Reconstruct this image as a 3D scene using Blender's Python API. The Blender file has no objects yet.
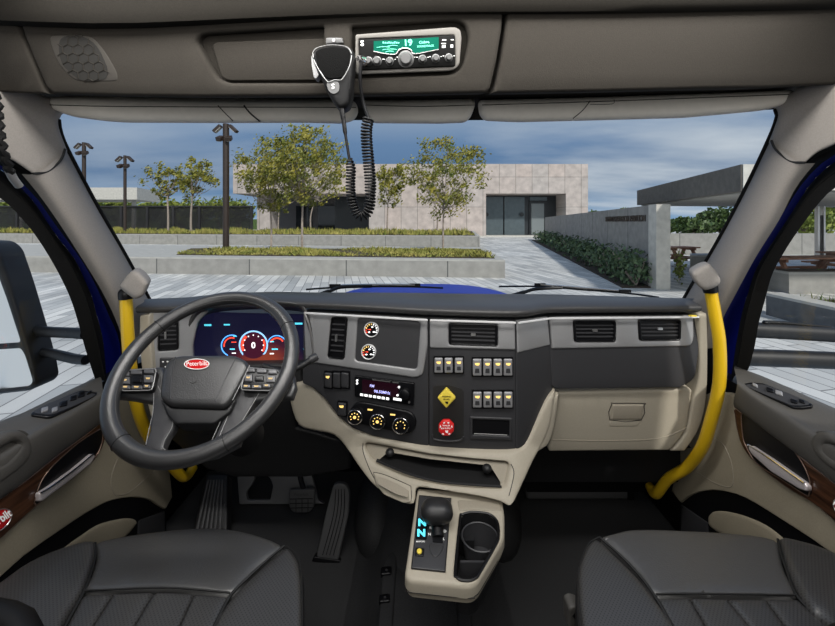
import bpy, math, random
from mathutils import Vector, Matrix, geometry
import numpy as np
R=math.radians
F=380.0; CX=417.5; HY=222.0; H=2.2
COL=bpy.context.scene.collection
V=Vector
def D(px,py): return V(((px-CX)/F,1.0,-(py-HY)/F))
CAM=V((0,0,H))
def P(px,py,Y): return CAM+D(px,py)*Y
def PX(px,py,X): return CAM+D(px,py)*(X*F/(px-CX))
def PZ(px,py,Z):                       # Z relative to the eye
    return CAM+D(px,py)*(-Z*F/(py-HY))
def G(px,py,z=0.0): return PZ(px,py,z-H)
# ------------------------------------------------------------ surfaces
class Surf:
    """a real surface; px,py picks the point on it seen from the photographer's place. ext = into the body"""
    def __init__(s,f,ext): s.f=f; s.ext=V(ext).normalized()
    def __call__(s,x,y): return s.f(x,y)
def surfY(Y,ext=(0,1,0)): return Surf(lambda x,y:P(x,y,Y),ext)
def surfX(X): return Surf(lambda x,y:PX(x,y,X),(1 if X>0 else -1,0,0))
def surfPlane(a,b,d,flip=False):
    a=V(a);b=V(b); n=(b-a).cross(V(d)).normalized()
    if n.y<0: n=-n
    k=n.dot(a-CAM)
    return Surf(lambda x,y:CAM+D(x,y)*(k/n.dot(D(x,y))),n)
def surfZ(Z,h=None):
    def f(x,y):
        p=PZ(x,y,Z)
        if h: p.z+=h(p.x,p.y)
        return p
    return Surf(f,(0,0,-1))
# ------------------------------------------------------------ object helpers
def par(o,parent):
    if parent is not None:
        o.parent=parent
        m=Matrix.Translation(parent.location) if parent.parent is None else Matrix.Identity(4)
        o.matrix_parent_inverse=m.inverted()
def mk(name,vs,fs,m,parent=None,smooth=True,angle=38):
    me=bpy.data.meshes.new(name); me.from_pydata([tuple(v) for v in vs],[],fs); me.update()
    if smooth:
        me.polygons.foreach_set('use_smooth',[True]*len(me.polygons))
        me.set_sharp_from_angle(angle=R(angle))
    if m: me.materials.append(m)
    o=bpy.data.objects.new(name,me); COL.objects.link(o); par(o,parent)
    return o
def tag(o,label=None,cat=None,group=None,kind=None):
    if label: o['label']=label
    if cat: o['category']=cat
    if group: o['group']=group
    if kind: o['kind']=kind
    return o
def thing(name,label,cat,loc,group=None,kind=None):
    o=bpy.data.objects.new(name,None); COL.objects.link(o); o.location=loc; o.empty_display_size=.05
    return tag(o,label,cat,group,kind)
class MB:
    def __init__(s): s.v=[]; s.f=[]
    def add(s,vs,fs):
        n=len(s.v); s.v+= [V(v) for v in vs]; s.f+=[tuple(i+n for i in f) for f in fs]
    def box(s,c,size,M=None):
        c=V(c); hx,hy,hz=[q/2 for q in size]
        vs=[V((x,y,z)) for x in(-hx,hx) for y in(-hy,hy) for z in(-hz,hz)]
        if M is not None: vs=[M@v for v in vs]
        s.add([c+v for v in vs],[(0,1,3,2),(4,6,7,5),(0,4,5,1),(2,3,7,6),(0,2,6,4),(1,5,7,3)])
    def tube(s,pts,r,seg=10,closed=False,cap=True,flat=1.0):
        pts=[V(p) for p in pts]; n=len(pts)
        rs=r if isinstance(r,(list,tuple)) else [r]*n
        rings=[]; up=None
        for i,p in enumerate(pts):
            if closed: t=pts[(i+1)%n]-pts[i-1]
            else: t=pts[min(i+1,n-1)]-pts[max(i-1,0)]
            t.normalize()
            if up is None:
                up=V((0,0,1)) if abs(t.z)<.9 else V((0,1,0))
            a=(up-t*up.dot(t)).normalized(); b=t.cross(a); up=a
            rings.append([p+(a*math.cos(2*math.pi*k/seg)*flat+b*math.sin(2*math.pi*k/seg))*rs[i] for k in range(seg)])
        vs=[v for q in rings for v in q]; fs=[]
        m=n if closed else n-1
        for i in range(m):
            j=(i+1)%n
            for k in range(seg):
                l=(k+1)%seg
                fs.append((i*seg+k,i*seg+l,j*seg+l,j*seg+k))
        if cap and not closed:
            fs.append(tuple(range(seg))[::-1]); fs.append(tuple((n-1)*seg+k for k in range(seg)))
        s.add(vs,fs)
    def ell(s,c,rad,M=None,nu=20,nv=12):
        c=V(c); vs=[];fs=[]
        for i in range(nv+1):
            th=math.pi*i/nv
            for k in range(nu):
                ph=2*math.pi*k/nu
                v=V((rad[0]*math.sin(th)*math.cos(ph),rad[1]*math.sin(th)*math.sin(ph),rad[2]*math.cos(th)))
                if M is not None: v=M@v
                vs.append(c+v)
        for i in range(nv):
            for k in range(nu):
                l=(k+1)%nu; fs.append((i*nu+k,(i+1)*nu+k,(i+1)*nu+l,i*nu+l))
        s.add(vs,fs)
    def lathe(s,c,axis,prof,seg=24):
        """prof: (distance along axis, radius)"""
        c=V(c); ax=V(axis).normalized(); a=ax.orthogonal().normalized(); b=ax.cross(a)
        vs=[c+ax*h+(a*math.cos(2*math.pi*k/seg)+b*math.sin(2*math.pi*k/seg))*r for h,r in prof for k in range(seg)]
        fs=[]
        for i in range(len(prof)-1):
            for k in range(seg):
                l=(k+1)%seg; fs.append((i*seg+k,i*seg+l,(i+1)*seg+l,(i+1)*seg+k))
        fs.append(tuple(range(seg))[::-1]); fs.append(tuple((len(prof)-1)*seg+k for k in range(seg)))
        s.add(vs,fs)
    def build(s,name,m,parent=None,smooth=True,angle=38,bevel=0):
        o=mk(name,s.v,s.f,m,parent,smooth,angle)
        if bevel:
            b=o.modifiers.new('b','BEVEL'); b.width=bevel; b.segments=2; b.limit_method='ANGLE'; b.angle_limit=R(40)
        return o
def cr(pts,n,closed=False):
    """Catmull-Rom through pts, n samples per span"""
    pts=[V(p) for p in pts]; m=len(pts); out=[]
    spans=m if closed else m-1
    for i in range(spans):
        if closed: a,b,c,d=pts[i-1],pts[i],pts[(i+1)%m],pts[(i+2)%m]
        else: a,b,c,d=pts[max(i-1,0)],pts[i],pts[i+1],pts[min(i+2,m-1)]
        for k in range(n):
            t=k/n
            out.append(.5*((2*b)+(c-a)*t+(2*a-5*b+4*c-d)*t*t+(3*b-a-3*c+d)*t**3))
    if not closed: out.append(pts[-1])
    return out
def resamp(pts,n):
    pts=[V(p) for p in pts]; L=[0]
    for i in range(1,len(pts)): L.append(L[-1]+(pts[i]-pts[i-1]).length)
    out=[];j=0
    for k in range(n):
        s=L[-1]*k/(n-1)
        while j<len(L)-2 and L[j+1]<s: j+=1
        d=L[j+1]-L[j]
        out.append(pts[j].lerp(pts[j+1],(s-L[j])/d if d>1e-9 else 0))
    return out
def loft(name,rails,m,parent=None,n=24,sub=0,smoothrails=True,thick=0,off=1,angle=45,across=0,res=True):
    rs=[]
    for r in rails:
        q=cr(r,6) if smoothrails and len(r)>2 else [V(p) for p in r]
        rs.append(resamp(q,n) if res else q)
    n=len(rs[0])
    if across:
        cols=[cr([r[i] for r in rs],across) for i in range(n)]
        rs=[[c[j] for c in cols] for j in range(len(cols[0]))]
    vs=[v for r in rs for v in r]; fs=[]
    for i in range(len(rs)-1):
        for k in range(n-1): fs.append((i*n+k,i*n+k+1,(i+1)*n+k+1,(i+1)*n+k))
    o=mk(name,vs,fs,m,parent,True,angle)
    if thick:
        s=o.modifiers.new('s','SOLIDIFY'); s.thickness=thick; s.offset=off
    if sub:
        s=o.modifiers.new('u','SUBSURF'); s.levels=sub; s.render_levels=sub
    return o
# ------------------------------------------------------------ 2D polygons
def rp(poly,r,seg=5):
    n=len(poly); out=[]
    rr=r if isinstance(r,(list,tuple)) else [r]*n
    for i in range(n):
        p=V(poly[i]).to_2d() if len(poly[i])==3 else V(poly[i]); a=V(poly[i-1]);b=V(poly[(i+1)%n])
        da=(a-p);db=(b-p); la=da.length; lb=db.length; q=min(rr[i],la*.48,lb*.48)
        if q<=0: out.append(tuple(p)); continue
        da/=la; db/=lb; s=p+da*q; e=p+db*q
        for k in range(seg+1):
            t=k/seg
            out.append(tuple(s*(1-t)**2+p*2*t*(1-t)+e*t*t))
    return out
def cp(poly,n=6): return [(v.x,v.y) for v in cr([(x,y,0) for x,y in poly],n,True)]
def op(poly,n=6): return [(v.x,v.y) for v in cr([(x,y,0) for x,y in poly],n,False)]
def ell(cx,cy,rx,ry=None,n=28,a=0):
    ry=ry or rx; o=[]
    for k in range(n):
        t=2*math.pi*k/n; x=rx*math.cos(t);y=ry*math.sin(t)
        o.append((cx+x*math.cos(a)-y*math.sin(a),cy+x*math.sin(a)+y*math.cos(a)))
    return o
def _segd(P_,loop):
    A=np.array(loop,float);B=np.roll(A,-1,0); d=B-A; L=(d**2).sum(1)+1e-12
    best=np.full(len(P_),1e9)
    for i in range(len(A)):
        t=np.clip(((P_-A[i])@d[i])/L[i],0,1)
        q=A[i]+t[:,None]*d[i]
        best=np.minimum(best,np.hypot(*(P_-q).T))
    return best
def _inside(P_,loop):
    A=np.array(loop,float);B=np.roll(A,-1,0); x=P_[:,0];y=P_[:,1]; c=np.zeros(len(P_),bool)
    for a,b in zip(A,B):
        m=((a[1]>y)!=(b[1]>y))
        with np.errstate(divide='ignore',invalid='ignore'):
            xi=(b[0]-a[0])*(y-a[1])/(b[1]-a[1])+a[0]
        c^=m&(x<xi)
    return c
def _dens(loop,step):
    o=[]
    for i in range(len(loop)):
        a=loop[i];b=loop[(i+1)%len(loop)]; l=math.hypot(b[0]-a[0],b[1]-a[1])
        if l<1e-6: continue
        k=max(1,int(l/step))
        for j in range(k): o.append((a[0]+(b[0]-a[0])*j/k,a[1]+(b[1]-a[1])*j/k))
    return o
def plate(name,poly,S,thick,m,parent=None,r=0.0,holes=(),grid=0,lift=0,step=None,rm=None,cap=False,angle=38):
    """solid slab standing on surface S with a rounded edge of r (photo pixels at that place); thick, lift in metres"""
    step=step or (grid if grid else 12)
    if r>0: step=min(step,max(r*.8,1.3))
    loops=[_dens(list(poly),step)]+[_dens(list(h),step) for h in holes]
    A=sum((l[i][0]*l[(i+1)%len(l)][1]-l[(i+1)%len(l)][0]*l[i][1] for l in loops[:1] for i in range(len(l))))
    if A<0: loops[0].reverse()
    for l in loops[1:]:
        a=sum((l[i][0]*l[(i+1)%len(l)][1]-l[(i+1)%len(l)][0]*l[i][1] for i in range(len(l))))
        if a>0: l.reverse()
    pts=[];edges=[];start=[]
    for l in loops:
        s=len(pts); start.append((s,len(l))); pts+=l
        edges+=[(s+i,s+(i+1)%len(l)) for i in range(len(l))]
    inner=[]
    if r>0:
        for q in(.07,.25,.55,1.0):
            d=q*r
            for l in loops:
                n=len(l)
                for i in range(n):
                    a=l[i-1];b=l[(i+1)%n]; tx=b[0]-a[0];ty=b[1]-a[1]; L=math.hypot(tx,ty) or 1
                    inner.append((l[i][0]-ty/L*d,l[i][1]+tx/L*d,d))
    if grid:
        xs=[p[0] for p in pts];ys=[p[1] for p in pts]
        gx=np.arange(min(xs)+grid/2,max(xs),grid);gy=np.arange(min(ys)+grid/2,max(ys),grid)
        inner+=[(x,y,max(r,grid*.3)) for x in gx for y in gy]
    if inner:
        I=np.array(inner); q=I[:,:2]; ok=_inside(q,loops[0])
        for l in loops[1:]: ok&=~_inside(q,l)
        dd=_segd(q,loops[0])
        for l in loops[1:]: dd=np.minimum(dd,_segd(q,l))
        ok&=dd>=I[:,2]*.85
        keep=[];seen=set()
        for p,o in zip(q,ok):
            if not o: continue
            k=(round(p[0]*8),round(p[1]*8))
            if k in seen: continue
            seen.add(k); keep.append(tuple(p))
        pts+=keep
    vs2,e2,f2,_,_,_=geometry.delaunay_2d_cdt([V(p) for p in pts],edges,[],0,1e-4)
    Q=np.array([(v.x,v.y) for v in vs2])
    cen=np.array([Q[list(f)].mean(0) for f in f2])
    ok=_inside(cen,loops[0])
    for l in loops[1:]: ok&=~_inside(cen,l)
    dd=_segd(Q,loops[0])
    for l in loops[1:]: dd=np.minimum(dd,_segd(Q,l))
    c=loops[0]; mx=sum(p[0] for p in c)/len(c); my=sum(p[1] for p in c)/len(c)
    px=((S(mx+1,my)-S(mx,my)).length*(S(mx,my+1)-S(mx,my)).length)**.5
    rmm=rm if rm is not None else min(r*px,thick*.9)
    ext=S.ext; vs=[]
    for p,d in zip(Q,dd):
        rec=0
        if r>0 and d<r: rec=rmm*(1-math.sqrt(max(0,1-(1-d/r)**2)))
        vs.append(S(p[0],p[1])+ext*(rec-lift))
    fs=[tuple(f) for f,o in zip(f2,ok) if o]
    # orient towards -ext
    if fs:
        f=fs[0]; nn=(vs[f[1]]-vs[f[0]]).cross(vs[f[2]]-vs[f[0]])
        if nn.dot(ext)>0: fs=[t[::-1] for t in fs]
    # boundary edges
    cnt={}
    for f in fs:
        for i in range(len(f)):
            a,b=f[i],f[(i+1)%len(f)]
            cnt[(a,b)]=cnt.get((a,b),0)+1
    back={}
    nfront=len(fs)
    for (a,b) in list(cnt):
        if (b,a) in cnt: continue
        for k in(a,b):
            if k not in back:
                back[k]=len(vs); vs.append(S(*Q[k])+ext*(thick-lift))
        fs.append((b,a,back[a],back[b]))
    if cap:
        bk={}
        for f in fs[:nfront]:
            t=[]
            for k in f:
                if k in back: t.append(back[k])
                else:
                    if k not in bk: bk[k]=len(vs); vs.append(S(*Q[k])+ext*(thick-lift))
                    t.append(bk[k])
            fs.append(tuple(t[::-1]))
    return mk(name,vs,fs,m,parent,True,angle)
def line(name,pts,S,rpx,m,parent,lift=0,closed=False,n=5,seg=6):
    q=op(pts,n) if not closed else cp(pts,n)
    q=[S(x,y)-S.ext*lift for x,y in q]
    b=MB(); px=(S(pts[0][0]+1,pts[0][1])-S(*pts[0])).length
    b.tube(q,rpx if rpx<.02 else rpx*px,seg,closed); return b.build(name,m,parent)
_font=None
def text(name,s,px,py,hpx,S,m,parent,lift=.001,ang=0,wide=1.0,depth=.0006,bold=0,align='CENTER',track=1.0):
    cu=bpy.data.curves.new('t','FONT'); cu.body=s; cu.size=1; cu.align_x=align; cu.align_y='CENTER'; cu.offset=bold; cu.resolution_u=3; cu.space_character=track
    cu.extrude=0
    o=bpy.data.objects.new('t',cu); COL.objects.link(o)
    dg=bpy.context.evaluated_depsgraph_get(); me=o.evaluated_get(dg).to_mesh()
    h=hpx/.72; ca=math.cos(ang);sa=math.sin(ang); vs=[]
    for v in me.vertices:
        x=v.co.x*h*wide;y=-v.co.y*h
        vs.append(S(px+x*ca-y*sa,py+x*sa+y*ca)-S.ext*lift)
    fs=[tuple(p.vertices) for p in me.polygons]
    o.evaluated_get(dg).to_mesh_clear()
    bpy.data.objects.remove(o); bpy.data.curves.remove(cu)
    return mk(name,vs,fs,m,parent,False)
# ------------------------------------------------------------ materials
def mat(name,col,rough=.5,metal=0,var=0,vs=30,bump=0,bs=400,coat=0,emit=None,es=0,spec=.5,perf=0,sheen=0,ramp=None,stretch=None):
    m=bpy.data.materials.new(name); m.use_nodes=True; nt=m.node_tree; N=nt.nodes; L=nt.links
    b=N['Principled BSDF']; b.inputs['Base Color'].default_value=(*col,1); b.inputs['Roughness'].default_value=rough
    b.inputs['Metallic'].default_value=metal; b.inputs['Specular IOR Level'].default_value=spec; b.inputs['Coat Weight'].default_value=coat; b.inputs['Coat Roughness'].default_value=.08
    if emit: b.inputs['Emission Color'].default_value=(*emit,1); b.inputs['Emission Strength'].default_value=es
    tc=N.new('ShaderNodeTexCoord'); mp=N.new('ShaderNodeMapping'); L.new(tc.outputs['Object'],mp.inputs[0])
    if stretch: mp.inputs['Scale'].default_value=stretch
    if var or ramp:
        n=N.new('ShaderNodeTexNoise'); n.inputs['Scale'].default_value=vs; n.inputs['Detail'].default_value=4; L.new(mp.outputs[0],n.inputs[0])
        cr_=N.new('ShaderNodeValToRGB'); e=cr_.color_ramp.elements
        if ramp: e[0].color=(*ramp[0],1); e[1].color=(*ramp[1],1)
        else:
            e[0].color=(*[c*(1-var) for c in col],1); e[1].color=(*[min(1,c*(1+var)) for c in col],1)
        e[0].position=.3; e[1].position=.7
        L.new(n.outputs[0],cr_.inputs[0]); L.new(cr_.outputs[0],b.inputs['Base Color'])
        last=cr_.outputs[0]
    if bump:
        n=N.new('ShaderNodeTexNoise'); n.inputs['Scale'].default_value=bs; n.inputs['Detail'].default_value=2; L.new(tc.outputs['Object'],n.inputs[0])
        bm=N.new('ShaderNodeBump'); bm.inputs['Strength'].default_value=bump; bm.inputs['Distance'].default_value=.002
        L.new(n.outputs[0],bm.inputs['Height']); L.new(bm.outputs[0],b.inputs['Normal'])
    if perf:
        v=N.new('ShaderNodeTexVoronoi'); v.inputs['Scale'].default_value=perf; v.inputs['Randomness'].default_value=0.0; v.voronoi_dimensions='2D'
        mp2=N.new('ShaderNodeMapping'); mp2.inputs['Rotation'].default_value=(0,0,R(45)); L.new(tc.outputs['Object'],mp2.inputs[0]); L.new(mp2.outputs[0],v.inputs[0])
        c=N.new('ShaderNodeValToRGB'); c.color_ramp.elements[0].color=(*[q*.18 for q in col],1); c.color_ramp.elements[1].color=(*col,1)
        c.color_ramp.elements[0].position=.2; c.color_ramp.elements[1].position=.33
        L.new(v.outputs['Distance'],c.inputs[0]); L.new(c.outputs[0],b.inputs['Base Color'])
    return m
M={}
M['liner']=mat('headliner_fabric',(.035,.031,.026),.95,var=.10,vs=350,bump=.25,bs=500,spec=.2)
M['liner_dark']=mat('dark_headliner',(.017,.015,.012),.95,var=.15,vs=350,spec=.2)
M['pillar']=mat('grey_pillar_trim',(.30,.275,.25),.75,var=.06,vs=300,bump=.15,bs=500,spec=.3)
M['visor']=mat('visor_vinyl',(.72,.69,.63),.7,var=.03,vs=60,spec=.3)
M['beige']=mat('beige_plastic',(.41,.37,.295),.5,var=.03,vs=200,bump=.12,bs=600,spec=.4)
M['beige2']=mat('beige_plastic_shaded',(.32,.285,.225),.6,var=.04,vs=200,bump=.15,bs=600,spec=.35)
M['doorbeige']=mat('door_beige_vinyl',(.33,.29,.215),.62,var=.05,vs=250,bump=.2,bs=500,spec=.3)
M['pad']=mat('dashboard_pad',(.048,.047,.047),.40,var=.05,vs=300,bump=.12,bs=500)
M['silver']=mat('satin_grey_panel',(.33,.33,.335),.38,.3,var=.02,vs=200)
M['char']=mat('charcoal_plastic',(.036,.036,.039),.42,var=.05,vs=300,bump=.1,bs=600)
M['dark']=mat('dark_plastic',(.009,.009,.010),.5,var=.1,vs=100)
M['black']=mat('black_plastic',(.004,.004,.005),.38,spec=.35)
M['gloss']=mat('gloss_black',(.004,.004,.005),.28,spec=.35)
M['rubber']=mat('black_rubber_seal',(.005,.005,.005),.7,spec=.2,var=.1,vs=80)
M['doorgrey']=mat('door_armrest_vinyl',(.072,.068,.062),.5,var=.05,vs=200,bump=.15,bs=500)
M['chrome']=mat('polished_chrome',(.82,.80,.80),.14,1)
M['satin']=mat('satin_metal',(.62,.61,.60),.3,.9)
M['leather']=mat('black_leather',(.054,.053,.052),.40,bump=.3,bs=260,spec=.9)
M['leather2']=mat('wheel_leather',(.026,.026,.027),.34,bump=.25,bs=420,spec=.9)
M['perf']=mat('perforated_leather',(.042,.041,.041),.42,perf=190,spec=.8)
M['stitch']=mat('stitching_thread',(.10,.10,.10),.7)
M['seam']=mat('seam_shadow_piping',(.006,.006,.006),.6)
M['carpet']=mat('black_floor_carpet',(.042,.042,.043),.95,var=.35,vs=500,bump=.4,bs=700,spec=.15)
M['mat']=mat('rubber_floor_mat',(.024,.024,.025),.65,var=.3,vs=300,spec=.3)
M['ped']=mat('pedal_rubber',(.075,.075,.077),.5)
M['plategrey']=mat('grey_bracket_steel',(.16,.16,.163),.5)
M['yellow']=mat('yellow_enamel',(.66,.42,.012),.33,coat=.3)
M['yellowbtn']=mat('yellow_button',(.85,.66,.08),.4)
M['red']=mat('red_button',(.72,.02,.02),.35)
M['redbadge']=mat('red_badge_enamel',(.55,.012,.015),.2,coat=.5)
M['white']=mat('white_print',(.85,.85,.83),.5,emit=(.9,.9,.88),es=.15)
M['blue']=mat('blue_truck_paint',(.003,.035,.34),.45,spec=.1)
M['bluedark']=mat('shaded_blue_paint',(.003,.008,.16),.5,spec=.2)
M['stripw']=mat('bright_silver_strip',(.80,.80,.80),.35,.2)
M['softicon']=mat('soft_amber_icon',(.5,.34,.14),.5,emit=(1,.7,.3),es=.25)
M['podbtn']=mat('dark_silver_button',(.10,.10,.105),.35,.3)
M['bezelgrey']=mat('grey_radio_bezel',(.17,.16,.145),.6)
M['knobmetal']=mat('grey_radio_knob',(.15,.15,.15),.4,.5)
M['trimgrey']=mat('soft_silver_trim',(.30,.30,.30),.4,.4)
M['micblack']=mat('microphone_black',(.004,.004,.0045),.5,spec=.25)
M['wood']=mat('walnut_trim',(.08,.035,.018),.28,coat=.4,ramp=((.018,.008,.005),(.10,.043,.022)),vs=9,stretch=(1,1.2,14))
M['amber']=mat('amber_icon_light',(.9,.55,.12),.5,emit=(1,.72,.25),es=.9)
M['cyan']=mat('cyan_display_light',(.1,.7,.9),.5,emit=(.12,.80,1),es=.9)
M['bluelit']=mat('blue_display_light',(.1,.3,.9),.5,emit=(.10,.42,1),es=1.3)
M['violet']=mat('violet_display_light',(.5,.5,1),.5,emit=(.5,.5,1),es=1.0)
M['whitelit']=mat('white_display_light',(.9,.9,.9),.5,emit=(1,1,1),es=1.0)
M['redlit']=mat('red_display_light',(.9,.1,.05),.5,emit=(1,.06,.03),es=.9)
M['greenlcd']=mat('green_lcd',(.004,.07,.045),.9,spec=.05,emit=(.0,.26,.16),es=.35,var=.0)
M['greenlit']=mat('bright_green_lcd_segments',(.2,.9,.6),.5,emit=(.12,.95,.55),es=.55)
M['steelbtn']=mat('illuminated_switch_cap',(.30,.30,.31),.35,.3)
M['mirror']=mat('mirror_glass',(.85,.85,.84),.3,1)
def glassmat():
    m=bpy.data.materials.new('clear_window_glass'); m.use_nodes=True; nt=m.node_tree; N=nt.nodes; L=nt.links
    for n in list(N): N.remove(n)
    o=N.new('ShaderNodeOutputMaterial'); t=N.new('ShaderNodeBsdfTransparent'); g=N.new('ShaderNodeBsdfGlossy'); x=N.new('ShaderNodeMixShader')
    t.inputs[0].default_value=(.975,.985,.98,1); g.inputs['Roughness'].default_value=.02; x.inputs[0].default_value=.025
    L.new(t.outputs[0],x.inputs[1]); L.new(g.outputs[0],x.inputs[2]); L.new(x.outputs[0],o.inputs[0]); return m
M['glass']=glassmat()
def screenmat():
    """dark instrument screen with a red-brown glow low in the middle"""
    m=mat('instrument_screen',(.008,.008,.02),.15); nt=m.node_tree;N=nt.nodes;L=nt.links;b=N['Principled BSDF']
    tc=N.new('ShaderNodeTexCoord'); g=N.new('ShaderNodeTexGradient'); g.gradient_type='SPHERICAL'; mp=N.new('ShaderNodeMapping')
    L.new(tc.outputs['Object'],mp.inputs[0]); c=P(262,362,1.295); s=(7.,0,11.)
    mp.inputs['Scale'].default_value=s; mp.inputs['Location'].default_value=(-c.x*s[0],0,-c.z*s[2])
    L.new(mp.outputs[0],g.inputs[0]); r=N.new('ShaderNodeValToRGB'); L.new(g.outputs[0],r.inputs[0])
    e=r.color_ramp.elements; e[0].color=(.010,.010,.035,1); e[1].color=(.42,.07,.025,1); e[1].position=.75
    e2=r.color_ramp.elements.new(.3); e2.color=(.09,.015,.03,1)
    L.new(r.outputs[0],b.inputs['Emission Color']); b.inputs['Emission Strength'].default_value=.6
    return m
M['screen']=screenmat()
def brick(name,c1,c2,mortar,w,h,ms,rot=(0,0,0),rough=.8,var=.25,off=.5,nscale=.8,vec='xy',loc=(0,0,0)):
    m=bpy.data.materials.new(name); m.use_nodes=True; nt=m.node_tree;N=nt.nodes;L=nt.links;b=N['Principled BSDF']; b.inputs['Roughness'].default_value=rough
    tc=N.new('ShaderNodeTexCoord'); mp=N.new('ShaderNodeMapping'); mp.inputs['Rotation'].default_value=rot; mp.inputs['Location'].default_value=loc; L.new(tc.outputs['Object'],mp.inputs[0])
    src=mp.outputs[0]
    if vec!='xy':
        sp=N.new('ShaderNodeSeparateXYZ'); cb=N.new('ShaderNodeCombineXYZ'); L.new(src,sp.inputs[0]); L.new(sp.outputs['X' if vec=='xz' else 'Y'],cb.inputs[0]); L.new(sp.outputs['Z'],cb.inputs[1]); src=cb.outputs[0]
    t=N.new('ShaderNodeTexBrick'); L.new(src,t.inputs[0]); t.offset=off
    t.inputs['Color1'].default_value=(*c1,1); t.inputs['Color2'].default_value=(*c2,1); t.inputs['Mortar'].default_value=(*mortar,1)
    t.inputs['Scale'].default_value=1; t.inputs['Brick Width'].default_value=w; t.inputs['Row Height'].default_value=h; t.inputs['Mortar Size'].default_value=ms; t.inputs['Mortar Smooth'].default_value=.2
    n=N.new('ShaderNodeTexNoise'); n.inputs['Scale'].default_value=nscale; n.inputs['Detail'].default_value=6; L.new(src,n.inputs[0])
    r=N.new('ShaderNodeMapRange'); r.inputs[1].default_value=.3; r.inputs[2].default_value=.7; r.inputs[3].default_value=1-var; r.inputs[4].default_value=1+var; L.new(n.outputs[0],r.inputs[0])
    x=N.new('ShaderNodeVectorMath'); x.operation='SCALE'; L.new(t.outputs[0],x.inputs[0]); L.new(r.outputs[0],x.inputs['Scale']); L.new(x.outputs[0],b.inputs['Base Color'])
    return m
M['paving']=brick('grey_plank_paving',(.64,.635,.61),(.36,.37,.37),(.17,.17,.17),1.5,.28,.012,(0,0,R(78)),.75,.18,nscale=.35)
M['conc']=brick('board_concrete',(.30,.295,.275),(.28,.275,.26),(.09,.09,.09),4.1,4.0,.025,(0,0,0),.85,.14,0,nscale=2.6,vec='xz',loc=(-1.2,0,1))
M['conclight']=mat('light_concrete',(.55,.54,.50),.85,var=.12,vs=4)
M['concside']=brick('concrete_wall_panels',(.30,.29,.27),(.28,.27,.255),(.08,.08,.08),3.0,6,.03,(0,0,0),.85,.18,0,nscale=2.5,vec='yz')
M['granite']=brick('pinkish_granite_cladding',(.50,.43,.395),(.44,.405,.385),(.26,.24,.22),2.4,4.4,.05,(0,0,0),.8,.18,0,nscale=1.1,vec='xz')
M['fascia']=mat('grey_canopy_fascia',(.13,.12,.105),.8,var=.15,vs=6)
M['soffit']=mat('light_canopy_soffit',(.42,.41,.38),.8,var=.08,vs=3)
M['steelgrey']=mat('grey_steel_doors',(.10,.13,.145),.35,.3,var=.1,vs=2)
M['steeldark']=mat('dark_steel',(.02,.025,.03),.4)
M['darkglass']=mat('dark_glass',(.02,.025,.03),.05)
M['bronze']=mat('dark_bronze_pole',(.030,.019,.014),.5)
M['lampglass']=mat('grey_lamp_lens',(.35,.34,.32),.3)
M['soil']=mat('dark_soil',(.05,.035,.025),.95,var=.4,vs=6)
M['grass']=mat('meadow_grass',(.2,.22,.03),.8,ramp=((.13,.17,.02),(.42,.36,.10)),vs=1.2)
M['leaf']=mat('yellow_green_leaves',(.2,.2,.03),.6,ramp=((.07,.11,.012),(.36,.31,.045)),vs=1.5)
M['leafdark']=mat('dark_green_leaves',(.04,.08,.015),.6,ramp=((.015,.04,.01),(.09,.15,.03)),vs=3)
M['shrub']=mat('grey_green_shrub_leaves',(.06,.1,.05),.6,ramp=((.02,.05,.02),(.13,.2,.09)),vs=3)
M['leafmid']=mat('mid_green_leaves',(.15,.2,.03),.6,ramp=((.05,.10,.01),(.26,.30,.05)),vs=.6)
M['bark']=mat('pale_bark',(.32,.27,.23),.9,var=.3,vs=8)
M['fence']=mat('black_fence_mesh',(.018,.018,.02),.6)
M['tablewood']=mat('red_brown_table_timber',(.34,.17,.105),.8,var=.3,vs=3)
# =============================================================== DASHBOARD
dash=thing('dashboard','wide truck dashboard with grey instrument panels and beige lower fascia','dashboard',P(417,480,1.3))
zt=-.29
def dp(px,Y,z=zt): return V(((px-CX)/F*Y,Y,H+z))
yl=lambda py: zt*-F/(py-HY)
a0=dp(303,yl(309.3)); a1=dp(428.6,yl(316.2)); b1=dp(515.5,yl(318.6)); c1=dp(548,yl(314.6)); d1=dp(693,yl(313.2))
sl=V((0,-.06,-1))
SA=surfPlane(a0,a1,sl); SB=surfPlane(a1,b1,sl); SC=surfPlane(b1,c1,sl); SD=surfPlane(c1,d1,sl)
SL=surfPlane(dp(137,1.17),dp(205,1.25),sl)
# top pad
lip=[(140,1.19),(175,1.2),(205,1.22),(260,1.255),(303,a0.y),(370,(a0.y+a1.y)/2),(428.6,a1.y),(515.5,b1.y),(548,c1.y),(620,(c1.y+d1.y)/2),(697,d1.y)]
prof=[(.012,-.287),(-.010,-.283),(-.020,-.272),(-.014,-.262),(.02,-.254),(.09,-.254),(.22,-.268),(.40,-.300)]
rails=[]
for k,(dy,z) in enumerate(prof):
    r=[]
    for px,Y in lip:
        X=(px-CX)/F*Y
        back=1.60-.22*abs(X/.95)**2.2
        yy=Y+dy if k<5 else Y+(back-Y)*[0,0,0,0,0,.25,.6,1][k]
        zz=z+(.006 if 205<=px<=300 else 0)
        r.append(V((X*(1+ (0.03 if k>4 else 0)),yy,H+zz)))
    rails.append(r)
loft('top_pad',rails,M['pad'],dash,n=60,across=3)
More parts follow.
